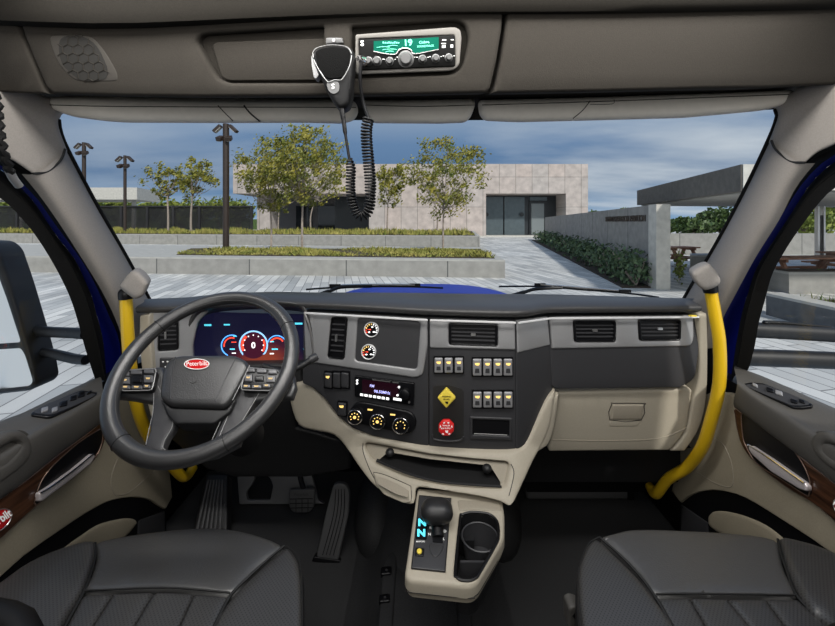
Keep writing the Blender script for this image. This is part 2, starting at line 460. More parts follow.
# bright strip under the pad
def strip(pts,nm='chrome_strip'):
    b=MB(); b.tube(pts,.0034,6); return b.build(nm,M['stripw'],dash)
o_=V((0,-.020,-.003))
strip([dp(307,a0.y,-.2945)+o_,dp(427.5,a1.y,-.2945)+o_]); strip([dp(430,a1.y,-.2945)+o_,dp(514,b1.y,-.2945)+o_]); strip([dp(517,b1.y,-.2945)+o_,dp(548,c1.y,-.2945)+o_,dp(694,d1.y,-.2945)+o_])
b=MB(); b.box(dp(688,d1.y,-.2945)+V((0,-.02,0)),(.022,.006,.006)); b.build('amber_lamp',M['yellowbtn'],dash)
# charcoal base faces
bowl=[(428.6,447),(400,441.5),(372,436),(352,428),(338,416),(326,400),(313,388),(303,382)]
plate('lower_panel',[(303,311),(428.4,317.5)]+bowl,SA,.05,M['char'],dash,r=1.2,grid=14)
plate('lower_panel',[(429,317.5),(515.2,320),(516,449),(500,451.5),(460,450),(429,447)],SB,.05,M['char'],dash,r=1.2,grid=14)
plate('corner_panel',[(516,320),(548,316),(552,342),(553,390),(541,412),(530,438),(522,449),(516.5,449)],SC,.05,M['char'],dash,r=1.0,grid=12)
plate('corner_band',[(516.3,320),(547.6,316.3),(550,345),(517,353)],SC,.03,M['silver'],dash,r=1.5,lift=.003)
plate('passenger_panel',rp([(548,316),(698,314.5),(699,352),(695,380),(680,387.5),(556,389),(552,386)],[1,3,3,8,1,1,1]),SD,.05,M['char'],dash,r=1.2,grid=14)
vt=[[(572.5,320.5),(615,320.5),(614.6,341.3),(573.6,341.3)],[(637.3,319.5),(679.8,319.5),(679.2,339.8),(638.4,340.2)]]
plate('vent_band',rp([(549,316.6),(692.5,315),(693,338),(690,346),(551.5,348.5)],[1,4,4,5,1]),SD,.03,M['silver'],dash,r=1.8,lift=.006,holes=[rp(q,2) for q in vt])
# silver upper panels
ventA=[(332,316.8),(348,317.3),(344.6,359),(328.4,357.4)]
scr=[(358,317.6),(420.8,321.6),(417.2,369),(355.4,360.5)]
def sc(poly,k):
    cx=sum(p[0] for p in poly)/len(poly);cy=sum(p[1] for p in poly)/len(poly)
    return [(cx+(x-cx)*k[0],cy+(y-cy)*k[1]) for x,y in poly]
plate('instrument_band',rp([(304,312.5),(427.5,318),(427.8,345),(423,374.5),(416,377.5),(318,363),(306,362.5)],[2,3,2,9,6,4,2]),SA,.03,M['silver'],dash,r=1.8,lift=.006,holes=[rp(ventA,2.5),rp(scr,4)])
scp=plate('blank_screen_panel',rp(scr,4),SA,.01,mat('dark_blank_panel',(.045,.045,.048),.4,var=.03),dash,lift=.0015)
cv=[(448.8,322.8),(497.6,324),(497.4,345.8),(449,344)]
plate('vent_band',rp([(429.8,319.2),(514.6,321.2),(515.2,349.5),(430,347.5)],2),SB,.03,M['silver'],dash,r=1.5,lift=.006,holes=[rp(cv,2.5)])
def vent(q,S,nh,nv,tabpos,vert=False):
    fr=plate('air_vent',rp(sc(q,(1.0,1.0)),2.5),S,.02,M['gloss'],dash,lift=.009,r=.8,holes=[rp(sc(q,(.90,.86) if not vert else (.82,.95)),1)])
    tag(fr,'black slatted air vent')
    plate('duct',sc(q,(.95,.97)),S,.001,M['black'],fr,lift=.0008)
    (x0,y0),(x1,y1),(x2,y2),(x3,y3)=sc(q,(.92,.9))
    L=lambda u,v:((x0*(1-u)+x1*u)*(1-v)+(x3*(1-u)+x2*u)*v,(y0*(1-u)+y1*u)*(1-v)+(y3*(1-u)+y2*u)*v)
    bl=MB()
    def bar(p,q_,w,lift,dy=None):
        A=S(*p)-S.ext*lift;B=S(*q_)-S.ext*lift; d=(B-A); n=S.ext; t=d.cross(n).normalized()
        w3=w*.5
        bl.add([A-t*w3,A+t*w3,A+t*w3+n*.012+V((0,0,.003)),A-t*w3+n*.012+V((0,0,.003)),B-t*w3,B+t*w3,B+t*w3+n*.012+V((0,0,.003)),B-t*w3+n*.012+V((0,0,.003))],[(0,1,5,4),(1,2,6,5),(2,3,7,6),(3,0,4,7),(0,3,2,1),(4,5,6,7)])
    for i in range(1,nh+1): v=i/(nh+1); bar(L(0,v),L(1,v),.0035,.004)
    for i in range(1,nv+1): u=i/(nv+1); bar(L(u,0),L(u,1),.0018,-.002)
    bl.build('slats',M['char'],fr)
    cx,cy=L(*tabpos); w,h=(4.6,2.4) if not vert else (1.8,7)
    plate('adjuster_tab',rp([(cx-w/2,cy-h/2),(cx+w/2,cy-h/2),(cx+w/2,cy+h/2),(cx-w/2,cy+h/2)],.6),S,.006,M['satin'],fr,lift=.009)
    return fr
vent(ventA,SA,6,3,(.42,.5),True); vent(cv,SB,4,5,(.5,.5)); vent(vt[0],SD,4,2,(.5,.45)); vent(vt[1],SD,4,2,(.5,.42))
# gauges
def gauge(cx,cy,r):
    g=plate('gauge',ell(cx,cy,r,r*1.04),SA,.02,M['stripw'],dash,lift=.007,r=.6,holes=[ell(cx,cy,r*.86,r*.9)])
    tag(g,'round black gauge with white ticks and chrome ring')
    plate('dial_face',ell(cx,cy,r*.88,r*.92),SA,.002,M['gloss'],g,lift=.003)
    for k in range(11):
        t=R(150+k*24); c,s=math.cos(t),math.sin(t); w=.35 if k%2 else .6
        col=M['amber'] if 2<=k<=5 else (M['redlit'] if k<2 else M['whitelit'])
        a,bq=r*.62,r*.82
        plate('dial_tick',[(cx+c*a-s*w,cy+s*a+c*w),(cx+c*bq-s*w,cy+s*bq+c*w),(cx+c*bq+s*w,cy+s*bq-c*w),(cx+c*a+s*w,cy+s*a-c*w)],SA,.0005,col,g,lift=.0040)
    t=R(185)
    plate('needle',[(cx-.4,cy-.5),(cx+r*.6*math.cos(t),cy+r*.6*math.sin(t)),(cx-.4,cy+.6)],SA,.0005,M['redlit'],g,lift=.005)
    for dx,dy in((1,-2.6),(-2.2,2.6),(2.4,2.4)): plate('dial_number',ell(cx+dx*r/7.5,cy+dy*r/7.5,1.1,.8,10),SA,.0005,M['whitelit'],g,lift=.0045)
gauge(371.8,329.3,7.4); gauge(369,351.6,7.4)
# rocker switches
def rocker(x0,y0,x1,y1,S,icon=True,skew=0,dark=False,lab=None):
    s=skew
    hs=plate('rocker_switch',rp([(x0-1,y0-1.5),(x1+1,y0-1.5+s),(x1+1,y1+1.5+s),(x0-1,y1+1.5)],1),S,.014,M['gloss'],dash,lift=.004)
    if lab: tag(hs,lab)
    y05=y0+(y1-y0)*.55
    plate('rocker_cap',rp([(x0,y0),(x1,y0+s),(x1,y1+s),(x0,y1)],1.3),S,.014,M['steelbtn'] if not dark else M['char'],hs,lift=.011,r=1.2)
    w=x1-x0
    if icon:
        cx=(x0+x1)/2;cy=y0+(y1-y0)*.3
        plate('lit_icon',rp([(cx-w*.28,cy-1.1),(cx+w*.28,cy-1.3),(cx+w*.26,cy+.5),(cx+w*.1,cy+1.3),(cx-w*.2,cy+.7)],.5),S,.0006,M['amber'],hs,lift=.0118)
        if not dark: plate('cap_recess',rp([(x0+w*.28,y05),(x1-w*.28,y05),(x1-w*.24,y1-3),(x0+w*.24,y1-3)],.6),S,.0006,M['char'],hs,lift=.0118)
    return hs
for x0,x1 in((434.6,443),(444.6,452.8),(454.8,463)): rocker(x0,357.2,x1,372,SB)
for x0,x1 in((472.6,481.4),(483,491.4),(493.2,501.8),(503.4,512)): rocker(x0,358.2,x1,374.8,SB); rocker(x0+.2,391,x1+.2,406.5,SB)
for x0,x1,ic in((325.6,332.6,1),(334,341.2,0),(342.2,349.4,0)): rocker(x0,371.6,x1,386.4,SA,bool(ic),1,True)
rocker(338.8,401.5,346.8,414,SA,True,1,True)
# DIN radio
rq=[(355.8,374.8),(414.8,382.2),(414,404.6),(355.6,395.4)]
rad=plate('car_radio',rp(rq,1),SA,.03,M['gloss'],dash,lift=.010,r=.6); tag(rad,'black car stereo with blue white display')
Lr=lambda u,v:((rq[0][0]*(1-u)+rq[1][0]*u)*(1-v)+(rq[3][0]*(1-u)+rq[2][0]*u)*v,(rq[0][1]*(1-u)+rq[1][1]*u)*(1-v)+(rq[3][1]*(1-u)+rq[2][1]*u)*v)
def lq(u0,v0,u1,v1): return [Lr(u0,v0),Lr(u1,v0),Lr(u1,v1),Lr(u0,v1)]
plate('radio_display',lq(.13,.12,.74,.74),SA,.001,mat('radio_display_glass',(.02,.004,.01),.12),rad,lift=.0107)
ra=math.atan2(7.4,59)
text('display_text','FM',*Lr(.30,.36),2.6,SA,M['violet'],rad,lift=.0125,ang=ra,bold=.02)
text('display_text','98.50MHz',*Lr(.47,.58),2.8,SA,M['violet'],rad,lift=.0125,ang=ra,bold=.02)
for i in range(7): plate('preset_button',lq(.10+i*.073,.80,.15+i*.073,.90),SA,.003,M['whitelit'],rad,lift=.012)
plate('preset_button',lq(.66,.76,.80,.86),SA,.003,M['whitelit'],rad,lift=.012)
b=MB(); b.lathe(SA(*Lr(.86,.5))-SA.ext*.008,-SA.ext,[(0,.017),(.014,.015),(.016,.012)]); b.build('volume_knob',M['black'],rad)
for u,v in((.045,.2),(.045,.34),(.75,.25),(.73,.62),(.93,.86)): plate('radio_button',ell(*Lr(u,v),1.1,1.1,12),SA,.003,M['whitelit'] if v<.7 else M['satin'],rad,lift=.012)
for u0,u1 in((.3,.6),(.64,.74)): plate('radio_lettering',lq(u0,.05,u1,.09),SA,.0005,M['satin'],rad,lift=.0106)
# climate panel
cl=plate('climate_panel',cp([(352,407),(357,402.3),(366,401.6),(400,408.5),(411,411.5),(416.2,419),(415,428),(409,433),(398,431.5),(362,423.5),(353,420),(350,413)],4),SA,.02,M['black'],dash,lift=.008,r=1.5)
for cx,cy,r in((356.8,414.8,7),(379.2,419.2,7.2),(402,423.2,7.6)):
    c=SA(cx,cy); sx=(SA(cx+1,cy)-c).length
    b=MB(); b.lathe(c,-SA.ext,[(0,r*sx*1.1),(.014,r*sx*1.0),(.018,r*sx*.98)]); kn=b.build('climate_knob',M['black'],cl)
    b=MB(); b.tube([c-SA.ext*.018+(SA(cx+r*math.cos(t),cy+r*math.sin(t))-c) for t in [2*math.pi*k/28 for k in range(28)]],.0016,6,True); b.build('knob_ring',M['chrome'],kn)
    for k in range(7):
        t=R(150+k*40); plate('knob_mark',ell(cx+r*.58*math.cos(t),cy+r*.58*math.sin(t),.62,.62,8),SA,.0005,M['amber'],kn,lift=.0186)
    plate('knob_centre',ell(cx,cy,1.6,1.6,10),SA,.0005,M['amber'] if cx<400 else M['dark'],kn,lift=.0190)
for x,y in((371,408.6),(393.5,413.5)): plate('climate_icon',[(x-2.5,y-1),(x+2.5,y-.4),(x+2.3,y+1),(x-2.5,y+.6)],SA,.0005,M['amber'],cl,lift=.0084)
# parking brake recess with knobs
pr=plate('brake_knob_recess',rp([(433,386),(449,385),(464,389.5),(463.6,437),(458,439.5),(433,438)],[3,3,4,4,4,4]),SB,.012,mat('brake_panel',(.02,.019,.018),.5),dash,lift=.0005)
line('recess_ledge',[(432.6,434),(434,438.6),(448,440.6),(460,439.6),(463.6,436)],SB,.0028,M['char'],pr,lift=.003)
SKn=surfPlane(a1-SB.ext*.047,b1-SB.ext*.047,sl)
def knob(shape,cx,cy,m,lab,w1,w2):
    c=SB(cx+3,cy-3); b=MB(); b.lathe(c,-SB.ext,[(0,.011),(.035,.009)]); k=b.build('brake_knob',m if m is M['yellowbtn'] else M['char'],dash); tag(k,lab)
    pl=plate('knob_plate',shape,SKn,.012,m,k,lift=0,r=1.6,cap=True)
    return k
kk=knob(rp([(446.4,388.2),(456,398.4),(446.2,408.8),(437.2,398.4)],1.6),446,398,M['yellowbtn'],'yellow diamond parking brake knob',0,0)
text('knob_lettering','PARKING',446.4,396.6,1.5,SKn,M['black'],kk,lift=.0008,bold=.02); text('knob_lettering','BRAKE',446.4,399.3,1.5,SKn,M['black'],kk,lift=.0008,bold=.02)
plate('knob_arrow',[(445,401.5),(448.4,401.5),(447.8,404),(445.8,403.4)],SKn,.0005,M['black'],kk,lift=.0008)
oc=[(446.2+8.3*math.cos(R(22.5+45*k)),428.6+8.5*math.sin(R(22.5+45*k))) for k in range(8)]
kk=knob(rp(oc,.8),446,428,M['red'],'red octagonal trailer air supply knob',0,0)
text('knob_lettering','TRAILER',446.2,425.6,1.5,SKn,M['white'],kk,lift=.0008,bold=.02); text('knob_lettering','AIR SUPPLY',446.2,428.3,1.5,SKn,M['white'],kk,lift=.0008,bold=.02)
for t in (200,250,290,340,60,120): plate('knob_lettering',[(446.2+a*math.cos(R(t+q)),428.6+a*math.sin(R(t+q))) for a,q in((5.6,-9),(6.8,-9),(6.8,9),(5.6,9))],SKn,.0005,M['white'],kk,lift=.0008)
plate('knob_arrow',[(445,430.5),(448.4,430.5),(447.8,433),(445.8,432.4)],SKn,.0005,M['white'],kk,lift=.0008)
# empty slot
sl_=plate('storage_slot',rp([(470,416),(512,417.5),(511.5,439.5),(470,438)],1),SB,.04,M['char'],dash,lift=.005,r=.8,holes=[rp([(472.5,418.5),(509.5,420),(509,435.5),(472.5,434)],1)])
plate('slot_interior',[(471,417),(511,418.5),(511,438),(471,437)],SB,.001,M['black'],sl_,lift=.0012)
line('slot_lip',[(474,433.4),(507,434.8)],SB,.0015,M['satin'],sl_,lift=.002)
# ---- beige centre piece
def Yb(x,y):
    k=[(285,1.27),(303,1.262),(428,1.165),(515,1.142),(556,1.17)]
    Y=np.interp(x,[q[0] for q in k],[q[1] for q in k])
    return float(Y)-.007-.0004*max(0,y-400)-.0012*max(0,y-446)
SE=Surf(lambda x,y:P(x,y,Yb(x,y)),(0,1,0))
up=[(296,383.5),(304,383.5),(314,389),(326,401),(338,416.5),(352,428.5),(372,436.5),(400,442),(430,447.6),(460,450.5),(500,452),(518,449.6),(528,440),(540,414),(548,399),(556,391)]
lo=[(556,398),(552,422),(546,440),(534,462),(523,486),(512,507),(500,503),(480,498),(455,494),(430,490),(417,490),(414,505),(400,503),(376,489),(360,470),(345,448),(333,436),(315,432),(298,426),(290,405),(289,391)]
recess=rp([(366,443.5),(430,455.5),(470,460),(507,463),(510,467),(506,488),(498,489.5),(425,483.5),(404,477),(372,462.5),(365,451)],[4,2,2,3,3,4,4,2,2,4,4])
bc=plate('centre_fascia',op(up,3)+op(lo,3),SE,.05,M['beige'],dash,r=4,grid=10,rm=.012,holes=[recess])
SE2=Surf(lambda x,y:P(x,y,Yb(x,y)+.012),(0,1,0))
trayh=rp([(388,452),(430,459),(490,465.5),(503,486),(490,487.5),(436,482),(405,473),(377,461.5)],[4,1,3,3,2,4,4,3])
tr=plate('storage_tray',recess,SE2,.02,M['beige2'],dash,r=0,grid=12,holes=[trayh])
fl=[(377,461.5),(405,473),(436,482),(494,487.8),(503,486),(490,466),(430,458),(388,453)]
def tz(x,y): return P(x,y,Yb(x,y)+.02)
b=MB(); n0=[P(376.5,461.5,Yb(377,461)+.003),P(405,473.5,Yb(405,473)),P(436,482,Yb(436,480)),P(470,485.5,Yb(470,485)),P(501.5,487.5,Yb(500,487)+.003)]
bk=[V((p.x,p.y+.14,p.z+.012)) for p in n0]
b.add(n0+bk,[(i,i+1,i+6,i+5) for i in range(4)]); b.build('tray_mat',mat('tray_rubber',(.006,.006,.0065),.6),tr)
b=MB(); b.tube(cr(n0,5),.0035,8); b.build('tray_edge',M['beige2'],tr)
b=MB(); b.tube([p+V((0,-.001,.003)) for p in cr(n0,5)],.003,8); b.build('tray_rubber_lip',M['dark'],tr)
uL=P(387,450,Yb(387,450)+.014); uR=P(492,463.5,Yb(490,464)+.014); b=MB(); b.add([n0[0]+V((0,.012,0)),n0[-1]+V((0,.012,0)),bk[-1],bk[0],bk[0]+V((0,0,.07)),bk[-1]+V((0,0,.07)),uL,uR],[(3,2,5,4),(0,3,4,6),(1,2,5,7),(4,5,7,6)]); b.build('tray_cavity',M['black'],tr,False)
for x,y in((390,452.5),(487,468.5)):
    b=MB(); b.ell(P(x,y,Yb(x,y)+.012),(.014,.014,.012)); b.build('rubber_stop',M['dark'],tr)
ash=rp([(373.5,472),(386,475),(411,486),(411.5,501),(404,502.5),(384,494),(376,484)],[2,2,3,2,2,3,3])
line('panel_seam',[(363,443),(364,455),(377,482),(400,496)],SE,.0012,M['seam'],bc,lift=-.0003); line('panel_seam',[(511,464),(514,474),(509,496)],SE,.0012,M['seam'],bc,lift=-.0003)
at=plate('ashtray',ash,SE,.02,M['beige'],dash,lift=.006,r=2); line('ashtray_edge',ash[::4],SE,.0010,M['seam'],at,lift=.0005,closed=True,n=3)
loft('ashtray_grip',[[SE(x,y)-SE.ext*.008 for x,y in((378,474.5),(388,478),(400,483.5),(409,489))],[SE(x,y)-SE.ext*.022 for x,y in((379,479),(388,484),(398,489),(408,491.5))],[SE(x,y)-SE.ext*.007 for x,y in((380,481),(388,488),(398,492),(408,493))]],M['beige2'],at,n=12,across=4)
# glovebox and right end
plate('lower_corner_trim',cp([(556.5,391.5),(555.5,404),(552,425),(547,441),(541,447),(530,452),(536,440),(546,412),(551,400)],3),SC,.04,M['beige'],dash,lift=.012,r=2)
SG=surfPlane(c1+V((0,-.012,0)),d1+V((0,-.012,0)),V((0,.12,-1)))
gb=plate('glovebox_door',rp([(556.5,390.5),(688,386.5),(690,389),(684,430),(668,448.5),(548,449.5),(547,446),(553,420),(556,405)],[2,2,1,14,3,2,2,1,1]),SG,.05,M['beige'],dash,r=2.5,grid=14,lift=.012)
tag(gb,'beige glovebox door')
line('glovebox_crease',[(549,437),(600,438),(655,436),(684,425)],SG,.0012,M['beige2'],gb,lift=.0123)
hd=plate('glovebox_handle',rp([(610.5,402),(641,402),(638.5,416.5),(608,416.5)],1.5),SG,.01,M['beige2'],gb,lift=.017,r=1.2)
line('handle_gap',[(609.5,402),(611.5,401),(641,401),(641.6,403),(639,417.4),(607.6,417.4)],SG,.0011,M['seam'],gb,lift=.0128,closed=True,n=2)
plate('handle_scoop',rp([(607.5,418),(638,418),(635,424),(607,424)],2.5),SG,.002,M['beige'],gb,lift=.0132,r=.8)
# beige outer end cap
e0=[P(692,313,1.19),P(693.5,345,1.19),P(690,384,1.195),P(681,410,1.22),P(668,447,1.27)]
e1=[P(697.5,313.5,1.165),P(699,345,1.165),P(697,385,1.17),P(690,425,1.19),P(672,449,1.25)]
e2=[P(704,314,1.30),P(706,345,1.30),P(704,386,1.30),P(697,425,1.30),P(680,449,1.33)]
plate('end_cap',op([(696.5,313),(705,313)],1)+op([(706,345),(705.5,385),(702,412),(695,432),(683,449.5)],3)+op([(669,449.5),(684,430),(690.5,400),(694,388),(697,370),(697,345)],3),SG,.12,M['beige'],dash,r=2.2,lift=.010)
# underside
b=MB()
for x0,x1,y0,y1,Y0 in((527,692,448,492,1.42),):
    b.add([P(x0,y0,1.25),P(x1,y0,1.25),P(x1,y0-2,1.25)+V((.02,.3,-.02)),P(x0,y0-2,1.25)+V((-.02,.3,-.02)),P(x1-15,y1,1.5),P(x0,y1,1.5)],[(0,1,2,3),(3,2,4,5)])
b.build('underside_cover',M['black'],dash,False)
plate('glovebox_housing',[(520,440),(684,440),(678,482),(521,482)],surfY(1.38),.3,M['dark'],dash,cap=True)
# ---- driver side cluster
plate('driver_vent_panel',rp([(149,311),(212,308),(198,322),(193,345),(194,362),(230,392),(230,402),(160,402),(150,385)],3),SL,.03,M['silver'],dash,r=2,grid=12,holes=[rp([(158.5,320),(178.5,320.5),(178.5,349),(158.3,350.4)],2)],lift=.005)
vent([(158.5,320),(178.5,320.5),(178.5,349),(158.3,350.4)],SL,5,2,(.35,.5),True)
hp=plate('headlight_switch_panel',rp([(160,357),(180,357),(180,372),(160,373)],2),SL,.004,M['char'],dash,lift=.008,r=1)
for x,y in((163.5,361),(168,360.8),(173,360.8),(177,361),(166,366),(173,366.5)): plate('switch_mark',ell(x,y,1.1,.8,8),SL,.0005,M['white'],hp,lift=.0095)
l0=[P(137.5,316,1.19),P(138,345,1.19),P(142,385,1.2),P(150,420,1.22)]
l1=[P(149,315,1.165),P(150.5,345,1.165),P(154,385,1.17),P(160,420,1.19)]
l2=[P(134,316,1.30),P(135,345,1.30),P(139,386,1.30),P(147,420,1.3)]
plate('end_cap',[(139,316),(149,314.5),(150.5,345),(154,385),(160,415),(150,418),(143,385),(138.5,345)],surfY(1.165),.10,M['beige'],dash,r=2)
SD0=surfY(1.31)
disp=plate('instrument_display',rp([(198,313),(313,316),(312.5,362),(192,360)],4),SD0,.02,M['screen'],dash); tag(disp,'wide digital instrument display with glowing round dials')
# hood bezel around the display
def ring(pts,dY): return [P(x,y,Y+dY) for x,y,Y in pts]
o1=[(192,366,1.24),(188,345,1.235),(193,322,1.23),(206,309,1.225),(250,304.5,1.235),(295,306.5,1.25),(303,312,1.25),(307,325,1.25),(311,345,1.25),(312,366,1.25)]
i1=[(193,364,1.30),(194,345,1.30),(199,325,1.30),(209,314,1.30),(250,309.5,1.305),(296,311,1.305),(306,316,1.305),(309,328,1.305),(311,345,1.305),(311.5,364,1.305)]
o0=[(187,366,1.235),(183,345,1.23),(189,321,1.225),(203,306.5,1.22),(250,301,1.23),(297,303,1.245),(306,310,1.245),(311,325,1.245),(315,345,1.245),(316,366,1.245)]
loft('cluster_hood',[ring(o0,.02),ring(o0,0),ring(o1,0),ring(i1,0)],M['pad'],dash,n=50,across=3)
line('cluster_edge',[(304,312),(309,325),(312.5,345),(313,362)],surfY(1.235),.003,M['satin'],dash)
# dials on display
def dial(cx,cy,r,lit,a0=150,a1=390,w=.13):
    pts=[(cx+r*math.cos(R(t)),cy+r*math.sin(R(t))) for t in range(a0,a1+1,8)]+[(cx+r*(1-w)*math.cos(R(t)),cy+r*(1-w)*math.sin(R(t))) for t in range(a1,a0-1,-8)]
    return plate('dial_arc',pts,SD0,.0005,lit,disp,lift=.0012)
plate('dial_disc',ell(253.5,345,13.6),SD0,.0005,mat('dial_disc',(.02,.01,.03),.3,emit=(.10,.008,.02),es=.5),disp,lift=.0006)
dial(253.5,345,14.6,mat('pale_blue_arc',(.2,.5,.9),.5,emit=(.35,.65,1),es=1.0),135,405,.10); dial(253.5,345,12.6,M['redlit'],150,232,.22)
dial(253.5,345,12.2,M['redlit'],330,395,.16)
text('speed_number','0',253.5,345.4,6,SD0,M['whitelit'],disp,lift=.0016,bold=.03)
for k in range(9):
    t=R(150+k*30); plate('dial_number',ell(253.5+10*math.cos(t),345+10*math.sin(t),.7,.7,8),SD0,.0005,M['whitelit'],disp,lift=.0016)
dial(232,345.5,11,M['bluelit'],110,300,.1); dial(232,345.5,8.5,M['redlit'],170,290,.16)
dial(277,345,10,M['bluelit'],190,380,.1); dial(277,345,7.8,M['redlit'],200,330,.2)
for x,y,w,h,mm in((208,325,7,1.8,'cyan'),(227,324.6,6,1.4,'cyan'),(298,323.5,9,1.8,'cyan'),(235,336,3,1,'cyan'),(232.5,349,5,1.2,'cyan'),(272,341.5,4,1,'cyan'),(275,349,6,1.2,'cyan'),(272,353.5,4,1.2,'whitelit'),(283,362-1,6,1.6,'whitelit'),(305,349,3,1.2,'cyan'),(234,353,4,1,'whitelit'),(234,342,5,.9,'redlit')):
    plate('display_readout',[(x-w/2,y-h/2),(x+w/2,y-h/2),(x+w/2,y+h/2),(x-w/2,y+h/2)],SD0,.0005,M[mm],disp,lift=.0016)
# knee panels below the wheel
def Yk(x,y): return 1.27+.0012*max(0,y-400)
SK=Surf(lambda x,y:P(x,y,Yk(x,y)),(0,1,0))
plate('knee_panel',[(158,366),(300,364),(303,384),(290,388),(296,428),(316,433),(338,440),(350,456),(350,470),(305,478),(235,478),(206,470),(170,440),(160,400)],SK,.04,mat('knee_panel_plastic',(.02,.02,.021),.5),dash,grid=14,r=3)
plate('stalk_panel',rp([(303,362),(318,363),(326,399),(316,388),(303,383)],1),Surf(lambda x,y:SA(x,y)+V((0,.001,0)),(0,1,0)),.02,M['char'],dash,lift=.002)
# ================================================================ CENTRE CONSOLE
con=thing('centre_console','beige centre console with gear selector plate and cup holder','console',P(455,590,.95))
zb=-(490-HY)/F*1.09; zf=-(575-HY)/F*.86
ca=V((0,1.09,H+zb)); cb=V((1,1.09,H+zb)); SN=surfPlane(ca,cb,V((0,.86-1.09,zf-zb)))
SN.ext=V((0,0,-1))
ctop=rp([(417.5,487),(460,489),(498,494),(502.5,499),(504.5,514),(504.5,538),(478,582),(470,586.5),(409,580),(404.5,574)],[2,1,3,3,3,6,5,5,5,5])
shp=[(419.5,496.5),(451,499.5),(445,573),(411.5,569.5)]
cup=rp([(460.5,514),(472,511.5),(489,513),(497.5,520),(499,532),(497.5,541),(477,577),(470,580.5),(459,579.5),(454.5,573)],[5,4,5,5,5,5,5,5,5,5])
ct=plate('console_body',ctop,SN,.028,M['beige'],con,r=3.5,grid=12,holes=[cup],rm=.010)
# skirt
low=[PZ(404.5,574,zf-.002)]
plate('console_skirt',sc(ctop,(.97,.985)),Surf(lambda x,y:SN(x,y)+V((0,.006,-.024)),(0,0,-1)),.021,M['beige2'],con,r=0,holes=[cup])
b=MB(); b.box(SN(455,525)+V((0,.05,-.09)),(.10,.10,.10)); b.build('console_neck',M['dark'],con)
line('console_parting',[(q[0],q[1]) for q in sc(ctop,(.995,.995))][::3],Surf(lambda x,y:SN(x,y)+V((0,0,-.0275)),(0,0,-1)),.0012,M['seam'],con,closed=True,n=2)
plate('console_step',rp([(457,500),(500,501),(502,512),(489,511),(472,509.5),(459,512)],3),SN,.006,M['beige2'],con,lift=.002,r=1.5)
SNp=Surf(SN.f,(0,0,-1))
gs=plate('gear_selector_plate',rp(shp,1),SN,.01,M['char'],con,lift=.004,r=1)
line('plate_gap',shp,SN,.0014,M['seam'],con,lift=.003,closed=True,n=1)
plate('gear_display',rp([(416.8,520),(428,520.8),(426.5,541.5),(415.6,540.5)],1),SN,.002,M['gloss'],gs,lift=.006)
text('gear_letter','N',422.2,525.5,7,SN,M['cyan'],gs,lift=.0072,wide=1.1,bold=.05); text('gear_letter','N',421.3,536,7,SN,M['cyan'],gs,lift=.0072,wide=1.1,bold=.05)
text('plate_print','MANUAL',420.6,543.8,1.6,SN,M['white'],gs,lift=.0055,bold=.02)
sq=plate('mode_button',rp([(415.5,549.5),(424.5,550.5),(423.6,558.8),(414.6,557.8)],1.5),SN,.004,M['black'],gs,lift=.006,r=.6); plate('button_cap',ell(419.4,554.2,2.6,2.6,14),SN,.003,M['yellowbtn'],sq,lift=.009,r=.8)
plate('selector_slot',rp([(433,533),(443.5,534),(443,545),(432.5,544)],1.5),SN,.002,M['black'],gs,lift=.006)
plate('selector_bar',[(433.5,536.4),(442,537.2),(442,538.8),(433.4,538)],SN,.002,M['satin'],gs,lift=.008)
for x,y,s in((430.5,530,'R'),(429.5,536.5,'N'),(445,533.4,'D'),(443.8,541.2,'L')): text('gear_print',s,x,y,2.6,SN,M['white'],gs,lift=.0055,bold=.02)
plate('selector_gate',cp([(429.5,545),(436,546),(443.5,547),(440,556),(435,559),(430.5,554)],3),SN,.002,mat('selector_gate',(.035,.035,.037),.4),gs,lift=.006,r=.8)
# knob
kc=P(437,511,.985)
kb=MB(); pr_=[]
for i in range(15):
    th=math.pi*i/14
    for k in range(28):
        ph=2*math.pi*k/28; c,s=math.cos(ph),math.sin(ph); e=.72
        f=lambda v:math.copysign(abs(v)**e,v)
        rr=math.sin(th)**.8
        kb.v.append(kc+V((f(c)*rr*.0415,f(s)*rr*.033,math.cos(th)*.027)))
for i in range(14):
    for k in range(28):
        l=(k+1)%28; kb.f.append((i*28+k,(i+1)*28+k,(i+1)*28+l,i*28+l))
gk=kb.build('gear_knob',mat('gear_knob_rubber',(.018,.018,.019),.38,bump=.2,bs=900),con,angle=80); tag(gk,'large rounded black gear knob')
b=MB(); b.tube([kc+V((0,0,-.02)),SN(438,538)+V((0,.0,.0))],[.014,.016],14); b.build('gear_lever',M['black'],con)
# cup well
cw=MB(); top=[SN(x,y)+V((0,0,-.004)) for x,y in sc(cup,(.97,.98))]; bot=[p+V((0,0,-.075)) for p in top]; n=len(top)
cw.add(top+bot,[(i,(i+1)%n,(i+1)%n+n,i+n) for i in range(n)]+[tuple(range(n,2*n))]); wl=cw.build('cup_holder_well',M['dark'],con)
line('well_rim',cup[::3],SN,.0035,M['black'],con,lift=-.001,closed=True,n=3)
cc=SN(480,532)
b=MB(); 
for r_,z_ in((.0455,-.012),):
    b.tube([cc+V((r_*math.cos(t),r_*math.sin(t),z_)) for t in [2*math.pi*k/32 for k in range(32)]],.0025,6,True)
vs=[];m_=32
for z_,r_ in((-.012,.044),(-.07,.040)):
    vs+=[cc+V((r_*math.cos(2*math.pi*k/m_),r_*math.sin(2*math.pi*k/m_),z_)) for k in range(m_)]
b.add(vs,[(k,(k+1)%m_,(k+1)%m_+m_,k+m_) for k in range(m_)]+[tuple(range(m_,2*m_))]); b.build('cup_ring',M['char'],con)
b=MB(); b.box(SN(473,553)+V((-.0,0,-.045)),(.062,.006,.05)); b.build('well_divider',M['char'],con)
